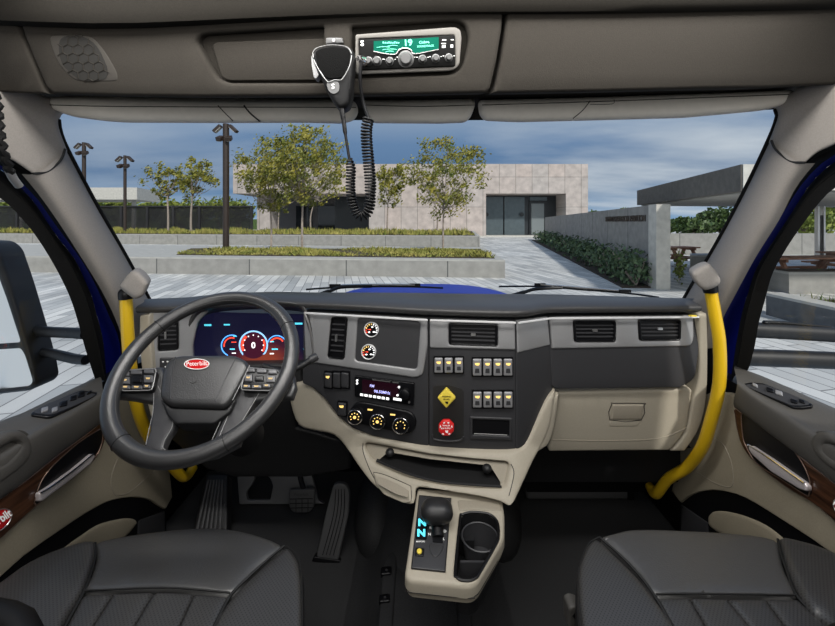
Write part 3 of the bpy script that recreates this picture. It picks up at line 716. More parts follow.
# ================================================================ STEERING WHEEL
WC=V((-.4995,.90,H-.3405)); WR=.197; th=R(48)
wu=V((0,math.sin(th),math.cos(th))); wn=V((0,math.cos(th),-math.sin(th))); wx=V((1,0,0))
sw=thing('steering_wheel','black leather steering wheel with red oval badge and four spokes','steering wheel',WC)
b=MB(); N_=96
b.tube([WC+wx*WR*math.cos(2*math.pi*k/N_)+wu*WR*math.sin(2*math.pi*k/N_) for k in range(N_)],.0172,16,True)
rim=b.build('rim',M['leather2'],sw)
for t in (33,147,-57,-123,8,172):
    if t in(8,172): continue
    c=WC+wx*WR*math.cos(R(t))+wu*WR*math.sin(R(t)); tn=-wx*math.sin(R(t))+wu*math.cos(R(t)); a=(c-WC).normalized()
    b=MB(); b.tube([c+(a*math.cos(q)+wn*math.sin(q))*.0174 for q in [2*math.pi*k/20 for k in range(20)]],.0011,5,True); b.build('rim_seam',M['seam'],rim)
st=MB()
for k in range(150):
    t=2*math.pi*k/150
    if -2.2<(t if t<math.pi else t-2*math.pi)<-.95: continue
    a=wx*math.cos(t)+wu*math.sin(t); tn=-wx*math.sin(t)+wu*math.cos(t)
    c=WC+a*(WR-.0150)-wn*.0090
    st.tube([c-tn*.0028,c+tn*.0028],.0006,4)
st.build('stitching',M['stitch'],rim)
def swS(dn):
    a=WC+wn*dn; return surfPlane(a,a+wx,-wu)
S0=swS(.012); S1=swS(.022); S2=swS(.035)
arm=M['char']
# side spokes
lp=rp([(116,376),(122,371.5),(160,367),(166,380),(160,395),(150,408),(143,414),(133,402),(122,394),(116.5,389)],[4,4,2,3,3,3,2,3,3,4])
spk=plate('spoke',[(108,372),(122,368),(162,366),(168,382),(160,400),(152,402),(130,398),(112,396),(106,386)],S1,.02,M['leather2'],sw,r=3.5,grid=8)
spk=plate('spoke',[(244,366),(282,369),(294,374),(296,386),(292,397),(272,398),(250,402),(240,396),(240,380)],S1,.02,M['leather2'],sw,r=3.5,grid=8)
# lower spokes
plate('spoke',op([(158,384),(170,408),(175,424),(168,436),(163.5,446),(168,451),(180,453)],3)+[(182,462),(160,462),(142,450),(149,432),(152,410),(153,394)],S1,.02,M['char'],sw,r=3,grid=8)
plate('spoke',op([(247,366),(264,384),(256,398),(245,418),(236,432),(242,434)],3)+[(238,444),(215,456),(186,462),(182,454)]+op([(197,453.5),(206,450),(212,441),(222,420),(232,400),(238,380)],3),S1,.02,M['char'],sw,r=3,grid=8)
for pts in ([(154,393),(153,412),(149,430),(146,445)],[(158,386),(168,408),(173,424),(164,442),(165,450),(180,453.5),(198,453.5),(207,449),(213,438),(224,414),(234,396)],[(247,368),(240,390),(228,416),(218,440)],[(262,388),(254,402),(243,420),(233,438)]):
    line('spoke_trim',pts,S1,.0008,M['trimgrey'],sw,lift=.0006)
# hub
hub=plate('airbag_cover',rp([(169,362),(180,357),(236,356.5),(248,362.5),(250,369),(232,403),(224,409.5),(172,407.5),(161,400),(163,378)],[5,6,6,4,3,7,6,6,6,6]),S0,.045,M['leather2'],sw,r=4.5,grid=8,lift=.014,rm=.014)
plate('hub_lower',rp([(160,398),(171,408),(226,410),(236,398),(230,412),(213,424),(176,424),(168,416)],3),S0,.04,M['dark'],sw,r=2,grid=8,lift=.002)
line('cover_crease',[(178,360),(174,380),(173,402)],S0,.0012,M['char'],hub,lift=.0145); line('cover_crease',[(238,360),(228,380),(218,404)],S0,.0012,M['char'],hub,lift=.0145)
line('cover_edge',[(251,367),(243,384),(234,402)],S0,.0008,M['trimgrey'],hub,lift=.010)
bd=plate('badge',ell(199.5,367.6,12,4.9,36),S0,.006,M['redbadge'],hub,lift=.017,r=.9); line('badge_rim',ell(199.5,367.6,12.2,5.1,20),S0,.0009,M['white'],bd,lift=.0172,closed=True,n=3)
text('badge_lettering','Peterbilt',199.5,367.4,4.4,S0,M['white'],bd,lift=.0182,bold=.0,wide=.98,ang=-.03)
line('bird_mark',[(192.8,384.6),(195.3,386.2),(198.8,384.4)],S0,.0006,M['dark'],hub,lift=.0146)
def pod(out,rows):
    p=plate('control_pod',rp(out,5),S0,.015,M['gloss'],sw,lift=.006,r=1.2)
    line('pod_trim',rp(out,5)[::2],S0,.0011,M['trimgrey'],p,lift=.0062,closed=True,n=2)
    for (x,y,w,h,kind) in rows:
        bt=plate('control_button',rp([(x-w/2,y-h/2),(x+w/2,y-h/2),(x+w/2,y+h/2),(x-w/2,y+h/2)],1),S0,.004,M['podbtn'] if kind!='d' else M['gloss'],p,lift=.0095,r=.7)
        if kind=='a': plate('button_icon',[(x-w*.25,y-.9),(x+w*.25,y-.9),(x+w*.15,y+.7),(x-w*.2,y+.5)],S0,.0005,M['softicon'],bt,lift=.0102)
pod([(117.5,377),(123,372),(158,369.5),(153.5,391.5),(124,392),(118,388)],[(127,375.5,8.5,4.4,'g'),(138,373.9,11,4,'g'),(150.5,373,9.5,4.2,'g'),(127,382,9,7,'a'),(139,381.5,9,5.5,'d'),(150,380.5,9,7.4,'a'),(127.5,388.8,8.5,3.6,'a'),(138.5,388.9,10.5,3.6,'a'),(148.5,388,7,3.8,'a')])
pod([(247.8,368.5),(278,371.5),(281,375),(280,383),(272,392),(241,391)],[(252,371.8,8,3.8,'g'),(262.5,372.6,10,4,'g'),(273.4,373.6,9,4.2,'g'),(249.5,379.6,8,7,'a'),(260,380,9,5.4,'d'),(271.5,380.6,9.4,7,'a'),(247.2,388,8,3.6,'a'),(257.5,388.3,9.5,3.6,'a'),(267.5,387.4,7.5,3.8,'a')])
b=MB(); c=S0(205,388)+wn*.03; b.lathe(c,wn,[(0,.075),(.05,.07),(.10,.055),(.28,.05)],28); b.build('steering_column',M['dark'],sw)
b=MB(); b.tube(cr([P(262,366,1.08),P(285,372,1.10),P(300,366.5,1.12),P(313,358.5,1.14)],5),[.009]*5+[.009]*5+[.0095]*6,12)
stk=thing('column_stalk','black column stalk behind the right rim of the steering wheel','stalk',P(285,372,1.1)); b.build('lever',M['dark'],stk)
b=MB(); b.lathe(P(311,359.5,1.137),(P(320,354.5,1.15)-P(311,359.5,1.137)),[(-.004,.0115),(.016,.0125),(.02,.010)],14); b.build('end_cap',M['char'],stk)
# ================================================================ SEATS
def hL(x,y): return -.9*max(0,y-.82)**2*4
def seat(lab,pad,bl,br,strips,seams,outer,cen,armpts):
    s=thing('bucket_seat',lab,'seat',V((cen,.6,1.0)))
    h=lambda x,y:-5*max(0,y-.875)**2+.012*math.exp(-((x-cen)/.15)**2)
    S=surfZ(-.735,h); Sb=surfZ(-.735,lambda x,y:h(x,y)+.25*min(.11,max(0,abs(x-cen)-.17))**1.5)
    plate('seat_base',outer,surfZ(-.745,h),.16,M['dark'],s,r=9,grid=16,lift=-.012)
    plate('front_cushion',cp(pad,3),S,.03,M['leather'],s,r=6,grid=9,rm=.016)
    plate('side_bolster',cp(bl,3),Sb,.05,M['perf'],s,r=7,grid=9,rm=.02,lift=.004)
    plate('side_bolster',cp(br,3),Sb,.05,M['perf'],s,r=7,grid=9,rm=.02,lift=.004)
    for q in strips: plate('cushion_pleat',q,S,.03,M['perf'],s,r=5,grid=9,rm=.010,lift=-.001)
    line('seam_stitching',seams[0],S,.0016,M['seam'],s,lift=.0005)
    line('seam_piping',seams[1],Sb,.0012,M['seam'],s,lift=.004)
    for q in seams[2:]: line('seam_gap',q,S,.0030,M['seam'],s,lift=-.001)
    # backrest reclined behind the viewpoint
    b=MB(); ax=V((0,-.45,.9)).normalized()
    rl=[]
    for k,(w,t,d) in enumerate(((.23,.0,.05),(.25,.12,.075),(.26,.3,.08),(.25,.5,.075),(.20,.66,.06),(.13,.72,.04))):
        c=V((cen,.24,1.50))+ax*t; n_=ax.cross(V((1,0,0)))
        rl.append([c+V((w*math.cos(a),0,0))+n_*(d*math.sin(a)) for a in [2*math.pi*i/24 for i in range(25)]])
    loft('backrest',rl,M['leather'],s,n=25,across=3)
    b=MB(); b.tube([V((cen-.2,.4,1.36)),V((cen+.2,.4,1.36))],.03); b.tube([V((cen-.17,.72,1.34)),V((cen-.17,.3,1.34))],.03); b.tube([V((cen+.17,.72,1.34)),V((cen+.17,.3,1.34))],.03)
    b.box(V((cen,.52,1.15)),(.30,.34,.30)); b.build('pedestal',M['black'],s,bevel=.01)
    b=MB(); b.tube(cr(armpts,5),.032,14,flat=1.3); b.build('armrest',M['micblack'],s)
    return s
ex=lambda x0,x1,y=720:(x1+(x1-x0)*(y-626)/31,y)
def strips(tp,bt,yt,xr=None):
    out=[]
    for i in range(len(tp)-1):
        a,b2=tp[i],tp[i+1]; c,d=bt[i],bt[i+1]
        out.append([a,b2,d,ex(b2[0],d[0]),ex(a[0],c[0]),c])
    return out
padL=[(95,541),(120,534),(150,529.5),(185,527.5),(225,529),(262,536.5),(284,546.5),(270,559),(251,576),(232,598),(200,597),(160,594),(120,593.5),(83,593.5),(90,576),(96,556)]
blL=[(93,542),(60,550),(30,563),(8,578),(-20,600),(-60,640),(-80,730),(30,730),(62,630),(82,594),(91,574),(96,556)]
brL=[(286,547),(296,556),(301,572),(303,600),(303,640),(302,730),(190,730),(212,632),(231,600),(252,577),(270,560)]
outL=rp([(95,540),(150,528),(185,526),(225,527.5),(262,535),(292,546),(304,563),(305,640),(304,740),(-100,740),(-60,640),(0,582),(50,553)],[20]*13)
tp=[(83,593.5),(113.5,594),(154,595),(194,597),(230,598)]; bt=[(66,626),(93,626),(136,626),(181,626),(216,626)]
seat('black leather driver seat with perforated bolsters below the steering wheel',padL,blL,brL,strips(tp,bt,594),[[(84,592),(112,592.5),(154,593.5),(194,595),(230,596.5)],[(287,549),(297,558),(301,574),(302,600),(302,640)],[(95,543),(95,556),(90,576),(83,594),(66,626),(36,686)],[(284,547),(270,559),(251,577),(231,598),(216,626),(188,684)]],outL,-.475,[V((-.86,.60,H-.60)),V((-.72,.575,H-.608)),V((-.58,.55,H-.625)),V((-.52,.40,H-.66)),V((-.52,.2,H-.66))])
padR=[(600,541),(615,535),(630,530.5),(655,527.5),(678,526.5),(705,526.5),(727,528),(759,532),(778,539),(781,552),(786,570),(798,597),(760,597),(720,598.5),(690,600.5),(656,602.5),(639,579),(618,556)]
blR=[(598,542),(589,545),(582,555),(577,572),(577,600),(581,640),(592,730),(730,730),(688,650),(668,620),(654,601),(637,580),(614,557)]
brR=[(780,539),(800,542),(820,548),(840,557),(870,580),(910,620),(950,730),(900,730),(830,632),(812,615),(799,597),(787,570),(782,552)]
outR=rp([(598,540),(630,529),(678,525.5),(727,526.5),(765,531),(810,542),(845,556),(880,580),(950,640),(960,740),(590,740),(577,640),(575,575),(582,550)],[20]*14)
tp=[(656,602.5),(689.5,600.8),(727,599),(765.5,597.5),(798,597)]; bt=[(669,626),(704,626),(749,626),(786,626),(829,626)]
seat('black leather passenger seat with perforated bolsters below the glovebox',padR,blR,brR,strips(tp,bt,600),[[(656,600.5),(690,599),(727,597),(765,595.5),(797,595.5)],[(600,543),(590,548),(584,558),(579,574),(579,600),(583,640)],[(600,542),(617,557),(638,579),(655,602),(669,626),(696,676)],[(778,539),(781,553),(787,570),(798,597),(829,626),(880,676)]],outR,.47,[V((.86,.60,H-.63)),V((.70,.575,H-.645)),V((.62,.55,H-.665)),V((.56,.40,H-.70)),V((.54,.2,H-.68))])
lv=thing('seat_lever','grey seat adjustment lever beside the passenger seat cushion','lever',P(573,618,.83))
plate('lever_grip',rp([(569,609),(574,606.5),(582,609),(584,630),(569,630)],3),surfY(.815),.03,M['doorgrey'],lv,r=2,cap=True)
plate('lever_arrow',[(572,616),(575,613),(575,615),(577,615),(577,613),(580,616),(577,619),(577,617),(575,617),(575,619)],surfY(.815),.001,M['black'],lv,lift=.0006)
b=MB(); b.tube([P(577,630,.83),P(600,680,.83)],.012); b.build('lever_rod',M['black'],lv)
# ================================================================ FLOOR, PEDALS
fz=H-1.2
def struct(name,o,kind='structure'): o['kind']=kind; return o
b=MB(); b.box(V((0,.45,fz-.02)),(2.06,2.9,.04)); struct('floor',b.build('floor',M['carpet'],None,False))
b=MB(); b.box(V((0,1.86,fz+.36)),(2.02,.06,.76)); struct('w',b.build('wall_front',M['black'],None,False))
b=MB(); b.box(V((0,-.98,fz+.95)),(2.06,.04,1.9)); struct('w',b.build('wall_back',M['liner_dark'],None,False))
def tunnelpts(x): return 0
tn=[]
for Y in (1.84,1.6,1.35,1.1,.8,.5,.2):
    hgt=.30 if Y>1.6 else (.30-(1.6-Y)*.55 if Y>1.2 else max(.06,.08-(1.2-Y)*.04))
    tn.append([V((x,Y,fz+hgt*math.exp(-abs((x-.03)/.17)**5))) for x in (-.24,-.2,-.17,-.14,-.11,-.05,.03,.11,.17,.2,.23,.26,.32)])
tq=thing('engine_tunnel_cover','black moulded tunnel cover rising from the floor under the console','floor cover',V((0,1,fz)))
loft('tunnel_shell',tn,M['mat'],tq,n=40,across=4)
S9=surfZ(-1.105)
plate('access_panel',rp([(384,562),(391,551),(402,547),(468,556),(474,640),(378,640)],[6,8,3,6,1,1]),S9,.03,M['mat'],tq,lift=.004,r=3)
plate('panel_edge',rp([(383,566),(388,556),(396,552),(397,562),(392,640),(377,640)],[4,5,5,5,1,1]),S9,.03,M['mat'],tq,lift=.012,r=2.5)
plate('panel_edge',rp([(456,590),(468,592),(473,640),(458,640)],2),S9,.03,M['mat'],tq,lift=.012,r=2.5)
for cx_,w_ in((-.15,.12),(.30,.13)):
    b=MB(); b.ell(V((cx_,1.55,fz+.03)),(w_*.85,.22,.14)); b.build('tunnel_shoulder',M['mat'],tq)
for x,y in((386.5,577),(385,605),(462,603)):
    q=plate('panel_latch',rp([(x-6,y-5),(x+5,y-6),(x+5,y+2),(x-6,y+3)],2),S9,.012,M['black'],tq,lift=.018,r=1.2); plate('latch_screw',ell(x,y-1,1.2,1.2,10),S9,.002,M['char'],q,lift=.02)
# side steps
kp=thing('passenger_kick_step','low dark grey kick step across the passenger footwell','step',V((.6,1.72,fz)))
b=MB(); b.box(V((P(578,494,1.66).x,1.70,fz+.03)),(.46,.12,.064)); b.build('step_body',M['plategrey'],kp,bevel=.012)
b=MB(); b.box(V((P(628,493,1.66).x,1.66,fz+.035)),(.03,.05,.07)); b.build('step_end',M['dark'],kp,bevel=.008)
# dead pedal
SF=surfPlane(P(200,475,1.55),P(228,475,1.55),V((0,-.35,-.30)))
dpd=thing('footrest','black ribbed footrest left of the pedals','footrest',P(210,528,1.3))
plate('footrest_base',rp([(206,474),(228,474),(227,532),(192,532)],3),SF,.05,M['dark'],dpd,r=2)
for k in range(6):
    u=k/6; x0=208+u*17; x1=196+u*27
    plate('footrest_rib',[(x0,480),(x0+1.7,480),(x1+2.6,530),(x1,530)],SF,.006,M['ped'],dpd,lift=.006,r=.6)
# bracket plate
br_=thing('pedal_bracket','grey steel pedal bracket with cut-out behind the brake pedal','bracket',P(280,505,1.62))
SBk=surfPlane(P(240,500,1.60),P(320,500,1.60),V((0,-.25,-.5)))
plate('bracket_plate',rp([(236,462),(250,468),(262,474),(290,474),(310,468),(318,500),(325,504),(239,504.5)],2),SBk,.02,M['plategrey'],br_,r=1,holes=[rp([(256,475),(262,474),(270,478),(273,486),(270,500),(247,500),(246,492),(252,484)],2)])
# brake pedal
bp=thing('brake_pedal','black brake pedal with grid pattern pad and hanging arm','pedal',P(302,500,1.5))
SP=surfPlane(P(290,500,1.50),P(315,500,1.50),V((0,-.3,-1)))
pp=plate('pedal_pad',rp([(288.5,490),(315,489),(313.5,508),(309,513),(293,513),(289,508)],[3,3,3,4,4,3]),SP,.02,M['ped'],bp,r=1.5,cap=True)
for y in(499,503.5,508): line('pad_groove',[(290,y),(313,y-.4)],SP,.0016,M['black'],pp,lift=.0004)
for x in(296,302,308): line('pad_groove',[(x,499),(x,512)],SP,.0016,M['black'],pp,lift=.0004)
text('pad_emblem','Peterbilt',301.5,494.5,3,SP,M['char'],pp,lift=.001,bold=.02)
b=MB(); b.tube(cr([P(304,490,1.52),P(300,475,1.56),P(301,455,1.6),P(303,440,1.62)],5),.010,10); b.build('pedal_arm',M['dark'],bp)
# accelerator
ac=thing('accelerator_pedal','long ribbed black accelerator pedal standing on the floor','pedal',P(330,560,1.3))
SAc=surfPlane(P(332,484,1.42),P(348,484,1.42),V((0,-.12,-.34)))
pa=plate('pedal_pad',rp([(333,485),(338,483),(346,484),(349.5,492),(348.5,515),(338,561),(316,558),(326,512)],[4,4,4,5,5,2,2,5]),SAc,.025,M['ped'],ac,r=1.8,cap=True)
for k in range(4):
    u=(k+1)/5; line('pedal_groove',[(333+u*14,489),(330+u*17,515),(319+u*18,555)],SAc,.0016,M['black'],pa,lift=.0003)
plate('pedal_base',rp([(314,556),(341,560),(339,565),(312,561)],1),SAc,.03,M['black'],ac,r=.8,lift=.004)
# ================================================================ OVERHEAD
oc_=thing('overhead_console','warm grey overhead console with radio bay above the windscreen','overhead console',P(417,60,.83))
zo0=-(93-HY)/F*.86
SO=surfPlane(V((0,.86,H+zo0)),V((1,.86,H+zo0)),V((0,-.06,.2)))
cubby=rp([(195.5,41),(200,35),(208,33.5),(323,26.5),(323,83),(228,83),(219,80),(212,72)],[4,3,3,2,2,5,5,6])
bay=rp([(351,26.5),(456,20),(466,25),(469,38),(464,62),(459,71),(450,74.5),(354,78),(352,76)],[3,6,5,5,6,5,4,3,2])
plate('console_face',[(17,17),(60,19.5),(120,20.5),(200,18),(300,11),(400,7),(500,6),(504.5,6),(502,30),(497,60),(490.5,88),(486,93),(420,94.5),(300,96.5),(200,97),(120,96),(52,94),(45,88),(33,60),(24,38)],SO,.10,M['liner'],oc_,r=3.5,grid=22,holes=[cubby,bay],rm=.012)
plate('console_face',[(-140,10),(-60,13),(14.5,17),(22,40),(31,61),(43,89),(48,94),(0,92),(-140,86)],SO,.10,M['liner'],oc_,r=2.5,grid=22,rm=.008)
plate('console_face',[(507.5,6),(600,6),(700,4),(835,1),(980,-4),(980,78),(835,84.5),(770,88),(700,89),(600,91.5),(492,93.5),(495,86),(501,60),(505,33)],SO,.10,M['liner'],oc_,r=3.5,grid=22,rm=.012)
plate('cubby_liner',sc(cubby,(1.02,1.02)),SO,.02,M['liner'],oc_,lift=-.024)
plate('cubby_panel',rp([(209,44),(214,41),(323.5,37.5),(323.5,80),(226,80.5),(219,77)],[4,4,1,1,4,6]),SO,.008,M['liner'],oc_,lift=-.012,r=1.5)
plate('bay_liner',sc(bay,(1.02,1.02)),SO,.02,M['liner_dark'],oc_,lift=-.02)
bz=plate('radio_bezel',rp([(355.5,34.5),(455,27),(460.5,30),(461.5,38),(459.5,64),(455,69.5),(448,71),(357,74.5),(355,71)],[2,4,4,3,3,4,4,2,2]),SO,.015,M['bezelgrey'],oc_,lift=.002,r=1.5,holes=[rp([(358.5,39),(454.5,35),(455,66.5),(360,70.5)],2)])
sp=plate('speaker_grille',cp([(50,39),(60,35),(88,36),(101,46),(114,66),(118,78),(112,81.5),(84,81),(72,78),(58,62)],4),SO,.006,mat('speaker_grille',(.045,.040,.034),.9),oc_,lift=.001,r=1.5)
plate('speaker_mesh',cp([(61,40),(70,35.8),(84,37),(97,46),(107,66),(107,77),(99,80.5),(82,80),(66,68),(60,54)],4),SO,.004,mat('speaker_mesh',(.016,.015,.013),.9),sp,lift=.0016)
hx=MB()
for i in range(-4,5):
    for j in range(-4,5):
        cx=84+i*10.2+(j%2)*5.1-j*.0; cy=58.5+j*8.6
        pts=[(cx+5.9*math.sin(R(60*k))*.98,cy+5.8*math.cos(R(60*k))) for k in range(6)]
        pl=[(61,40),(70,35.8),(84,37),(97,46),(107,66),(107,77),(99,80.5),(82,80),(66,68),(60,54)]
        for k in range(6):
            p,q=pts[k],pts[(k+1)%6]
            mid=np.array([[(p[0]+q[0])/2,(p[1]+q[1])/2]])
            if _inside(mid,pl)[0]: hx.tube([SO(*p)-SO.ext*.002,SO(*q)-SO.ext*.0022],.0009,4)
hx.build('hexagon_lattice',M['liner'],sp)
plate('console_backing',[(-170,14),(0,21),(120,24),(300,16),(500,10),(835,5),(1000,0),(1000,72),(835,82),(500,92),(300,94),(0,90),(-170,84)],SO,.01,M['liner_dark'],oc_,grid=60,lift=-.045)
# header under the console, behind
b=MB()
hd0=[V((x,.90,H+.345)) for x in(-1.2,-.6,0,.6,1.2)]; hd1=[V((-1.2,1.0,H+.345)),V((-.6,1.12,H+.345)),V((0,1.16,H+.345)),V((.6,1.12,H+.345)),V((1.2,1.0,H+.345))]
hd2=[V((p.x,p.y+.02,H+.315)) for p in hd1]
struct('c',loft('trim_1',[hd0,hd1,hd2],M['liner'],None,n=30,thick=.01))
b=MB(); b.box(V((0,-.06,H+.60)),(2.1,1.85,.04)); struct('c',b.build('ceiling',M['liner_dark'],None,False))
tp_=[(-160,12),(0,18),(120,21),(280,14),(417,9),(600,8),(835,4),(990,0)]
cb_=[[P(x,y+1.5,.845) for x,y in tp_],[P(x,y-1,.80) for x,y in tp_],[V((P(x,y,.8).x,.775,H+.485)) for x,y in tp_],[V((P(x,y,.8).x,.70,H+.56)) for x,y in tp_],[V((P(x,y,.8).x,.5,H+.585)) for x,y in tp_]]
struct('c',loft('trim_2',cb_,M['liner_dark'],None,n=24,across=3,thick=.01))
# sun visors
def visor(lab,pts,Y0,grp=None,seam=None):
    v=thing('sun_visor',lab,'sun visor',P(pts[0][0],pts[0][1],Y0))
    S=Surf(lambda x,y:P(x,y,Y0+.16*(1-((x-CX)/360)**2)*.45),(0,1,0))
    plate('visor_panel',pts,S,.03,M['visor'],v,r=7,grid=14,rm=.018,cap=True)
    return v,S
v,S=visor('long pale grey sun visor over the driver side of the windscreen',rp([(34,97),(60,94),(200,96),(330,97),(355,99),(357,110),(352,118),(340,121),(300,120),(225,120.3),(120,119.8),(100,118.6),(60,113.5),(38,103)],[4,4,2,4,6,5,5,5,2,2,5,10,14,10]),.98)
line('visor_seam',[(218,105.5),(224,112),(233,121)],S,.0012,M['seam'],v,lift=.0005); line('visor_seam',[(244,105.5),(250,113),(260,121.5)],S,.0022,M['seam'],v,lift=.0005); line('visor_seam',[(40,104.5),(120,106.5),(356,107.5)],S,.0011,M['liner'],v,lift=.0004)
v,S=visor('short pale grey sun visor in the middle beside the coiled cord',rp([(361,98),(474,96.5),(476.5,102),(472,115),(466,120),(440,121),(372,120.5),(365,115)],[5,5,6,6,5,3,5,6]),.985)
line('visor_seam',[(364,105),(420,106.5),(475,105)],S,.0011,M['liner'],v,lift=.0004)
v,S=visor('long pale grey sun visor over the passenger side of the windscreen',rp([(479,98),(600,95),(740,90),(798,88),(802,94),(795,101),(775,107),(740,110.5),(690,115),(600,117.5),(520,119.5),(486,118),(481,112)],[5,2,2,4,5,8,10,10,6,2,5,6,5]),.975)
line('visor_seam',[(590,101),(583,110),(573,118.5)],S,.0012,M['seam'],v,lift=.0005); line('visor_seam',[(482,105),(600,101.5),(800,94)],S,.0011,M['liner'],v,lift=.0004); line('visor_seam',[(614,99.5),(612,104),(590,104.5)],S,.0007,M['seam'],v,lift=.0005)
# CB radio
cbr=thing('two_way_radio','black two-way radio with green display in the overhead bay','radio',SO(407,53))
body=plate('radio_face',rp([(359,40),(454.5,35.5),(455,66.3),(360.3,70.3)],1.5),SO,.06,mat('radio_black',(.003,.003,.003),.5,spec=.15),cbr,lift=.006,r=.8)
ll=plate('radio_display',[(374,41.6),(438.5,37.6),(438.5,49.6),(415,54),(410,50),(404,48.4),(399,50.4),(394,54.6),(374,52)],SO,.002,M['greenlcd'],cbr,lift=.0072)
line('display_border',[(374,52),(394,55),(399,50.6),(405,48.6),(411,50.4),(415,54.4),(438.5,50)],SO,.0009,M['satin'],cbr,lift=.0085)
text('display_text','19',408,43.6,6.4,SO,M['greenlit'],ll,lift=.0080,bold=.03,ang=-.06); text('display_text','Cobra',424,42.8,2.6,SO,M['greenlit'],ll,lift=.0080,bold=.03,ang=-.06,wide=1.1); text('display_text','SOUNDTRACK',425.5,46.7,2,SO,M['greenlit'],ll,lift=.0080,bold=.02,ang=-.06,wide=.9)
for i in range(9): plate('display_segment',[(383+i*1.9,42.2+(i%3)*.35),(384.2+i*1.9,42.1+(i%3)*.35),(384.2+i*1.9,44),(383+i*1.9,44.1)],SO,.0004,M['greenlit'],ll,lift=.0080)
for y,x0,x1 in((47.3,377,390),(46.0,388,398),(49.6,383,397),(51.6,386,394)): line('display_segment',[(x0,y+.8),((x0+x1)/2,y),(x1,y+.4)],SO,.0006,M['greenlit'],ll,lift=.0080)
for x,y,r in((369,61.5,3.4),(377.5,61.5,3.6),(390,61.7,3.2),(406,59.5,6.4),(422.5,59.6,3.3),(435.5,58.9,3.3),(448.5,58.2,3.2)):
    c=SO(x,y); px_=(SO(x+1,y)-c).length
    b=MB(); b.lathe(c-SO.ext*.005,-SO.ext,[(0,r*px_*1.25),(.003,r*px_*1.25),(.004,r*px_),(.016,r*px_*.9),(.019,r*px_*.7)],22); b.build('radio_knob',M['knobmetal'],cbr)
    for k in(-1,1): plate('radio_mark',ell(x+k*(r+2.2),y-2,.8,.5,6),SO,.0004,M['white'],cbr,lift=.0066)
for x,y,w,h in((444,40.5,4,1.2),(452,40.2,3,1),(443.5,44,4.5,1),(443.6,47,3.5,2.6),(451.5,46.5,2.6,3),(363,58,4,.9)): plate('radio_mark',[(x-w/2,y-h/2),(x+w/2,y-h/2),(x+w/2,y+h/2),(x-w/2,y+h/2)],SO,.0004,M['white'],cbr,lift=.0066)
text('radio_mark','S',362.6,44,5.5,SO,M['white'],cbr,lift=.0066,bold=.03)
# microphone
mic=thing('microphone','black hand microphone with coiled cord hanging from the overhead console','microphone',SO(334,50))
SM=surfY(.79)
plate('mic_bracket',rp([(327,39),(330,38.5),(343,38.5),(344,44),(327,45)],1),SO,.012,M['knobmetal'],mic,lift=.012,r=1)
b=MB(); b.lathe(SO(335,41.5)-SO.ext*.012,-SO.ext,[(0,.004),(.003,.003)],10); b.build('bracket_screw',M['satin'],mic)
mb=plate('mic_body',cp([(312.5,60),(311.5,53),(316,47),(326,44.5),(338,44),(349,45.5),(353.5,52),(352.8,64),(351.5,80),(350.5,95),(348,104),(343,108),(339,108.5),(334,104),(327,92),(319,75)],4),SM,.035,M['micblack'],mic,r=5,grid=7,rm=.014,cap=True)
plate('mic_grille',cp([(316,57),(317,51),(327,47.5),(340,47.2),(349,50),(349.5,62),(346,74),(340,78.5),(328,79),(320,72)],4),SM,.004,mat('mic_foam',(.004,.004,.004),.95,bump=1,bs=900,spec=.1),mb,lift=.003,r=1.5)
line('mic_trim',[(313.5,58),(313.5,52),(319,47.8),(333,45.4),(347,47.5),(351.8,54)],SM,.0009,M['trimgrey'],mb,lift=.002)
line('mic_trim',[(314,60),(319,70),(326,80),(329,82.5),(335,80.5),(341,80.5),(345,76),(350,66),(352,56)],SM,.0009,M['trimgrey'],mb,lift=.003)
plate('talk_button',rp([(311,55),(314.5,62),(319,75),(316,79),(313.5,77),(311.5,65)],1),surfY(.80),.02,M['trimgrey'],mic,r=.8)
plate('mic_emblem',cp([(327,84),(330,81.8),(335,81.5),(339,83.5),(339,91),(334,94),(329,91)],3),SM,.001,mat('mic_badge',(.12,.12,.12),.4),mb,lift=.002); text('mic_letter','S',333.4,87.2,5,SM,M['white'],mb,lift=.0035,bold=.02)
b=MB(); q=[P(341,106,.80),P(343.5,120,.80),P(345.5,135,.80),P(349.5,160,.80)]; b.tube(cr(q,6),[.0055]*6+[.0045]*6+[.0030]*7,10); b.build('cord_lead',M['black'],mic)
q=[P(361,62,.775),P(360,75,.78),P(361,90,.79),P(364,105,.80),P(370,122,.80),P(372.5,121,.80)]; b=MB(); b.tube(cr(q[:5],6),.0035,8); b.build('cord_lead',M['black'],mic)
b=MB(); b.lathe(SO(365.5,62.5)-SO.ext*.016,V((-.35,-1,-.1)),[(0,.0095),(.012,.0095),(.014,.008),(.024,.007)],16); b.build('cord_plug',M['chrome'],mic)
path=resamp(cr([P(349.5,159,.80),P(351,170,.80),P(350.5,185,.80),P(352,201,.80),P(357,213.5,.80),P(363.5,216,.80),P(369.5,207,.80),P(370.5,185,.80),P(369,165,.80),P(367,145,.80),P(366.5,130,.80),P(368.5,119,.80)],8),900)
pts=[];turns=52;up_=None
for i,p in enumerate(path):
    t=(path[min(i+1,899)]-path[max(i-1,0)]).normalized(); a=V((0,1,0)); bb=t.cross(a).normalized()
    pts_=[]
    for s_ in range(2):
        f=(i+s_/2)/900; ph=2*math.pi*turns*f; rr=(.0085 if f<.4 else .0105 if f>.55 else .0095) if f>.05 else .0045+.08*f
        pts.append(p+(bb*math.cos(ph)+a*math.sin(ph))*rr)
b=MB(); b.tube(pts,.0023,6); b.build('coiled_cord',M['micblack'],mic,angle=80)
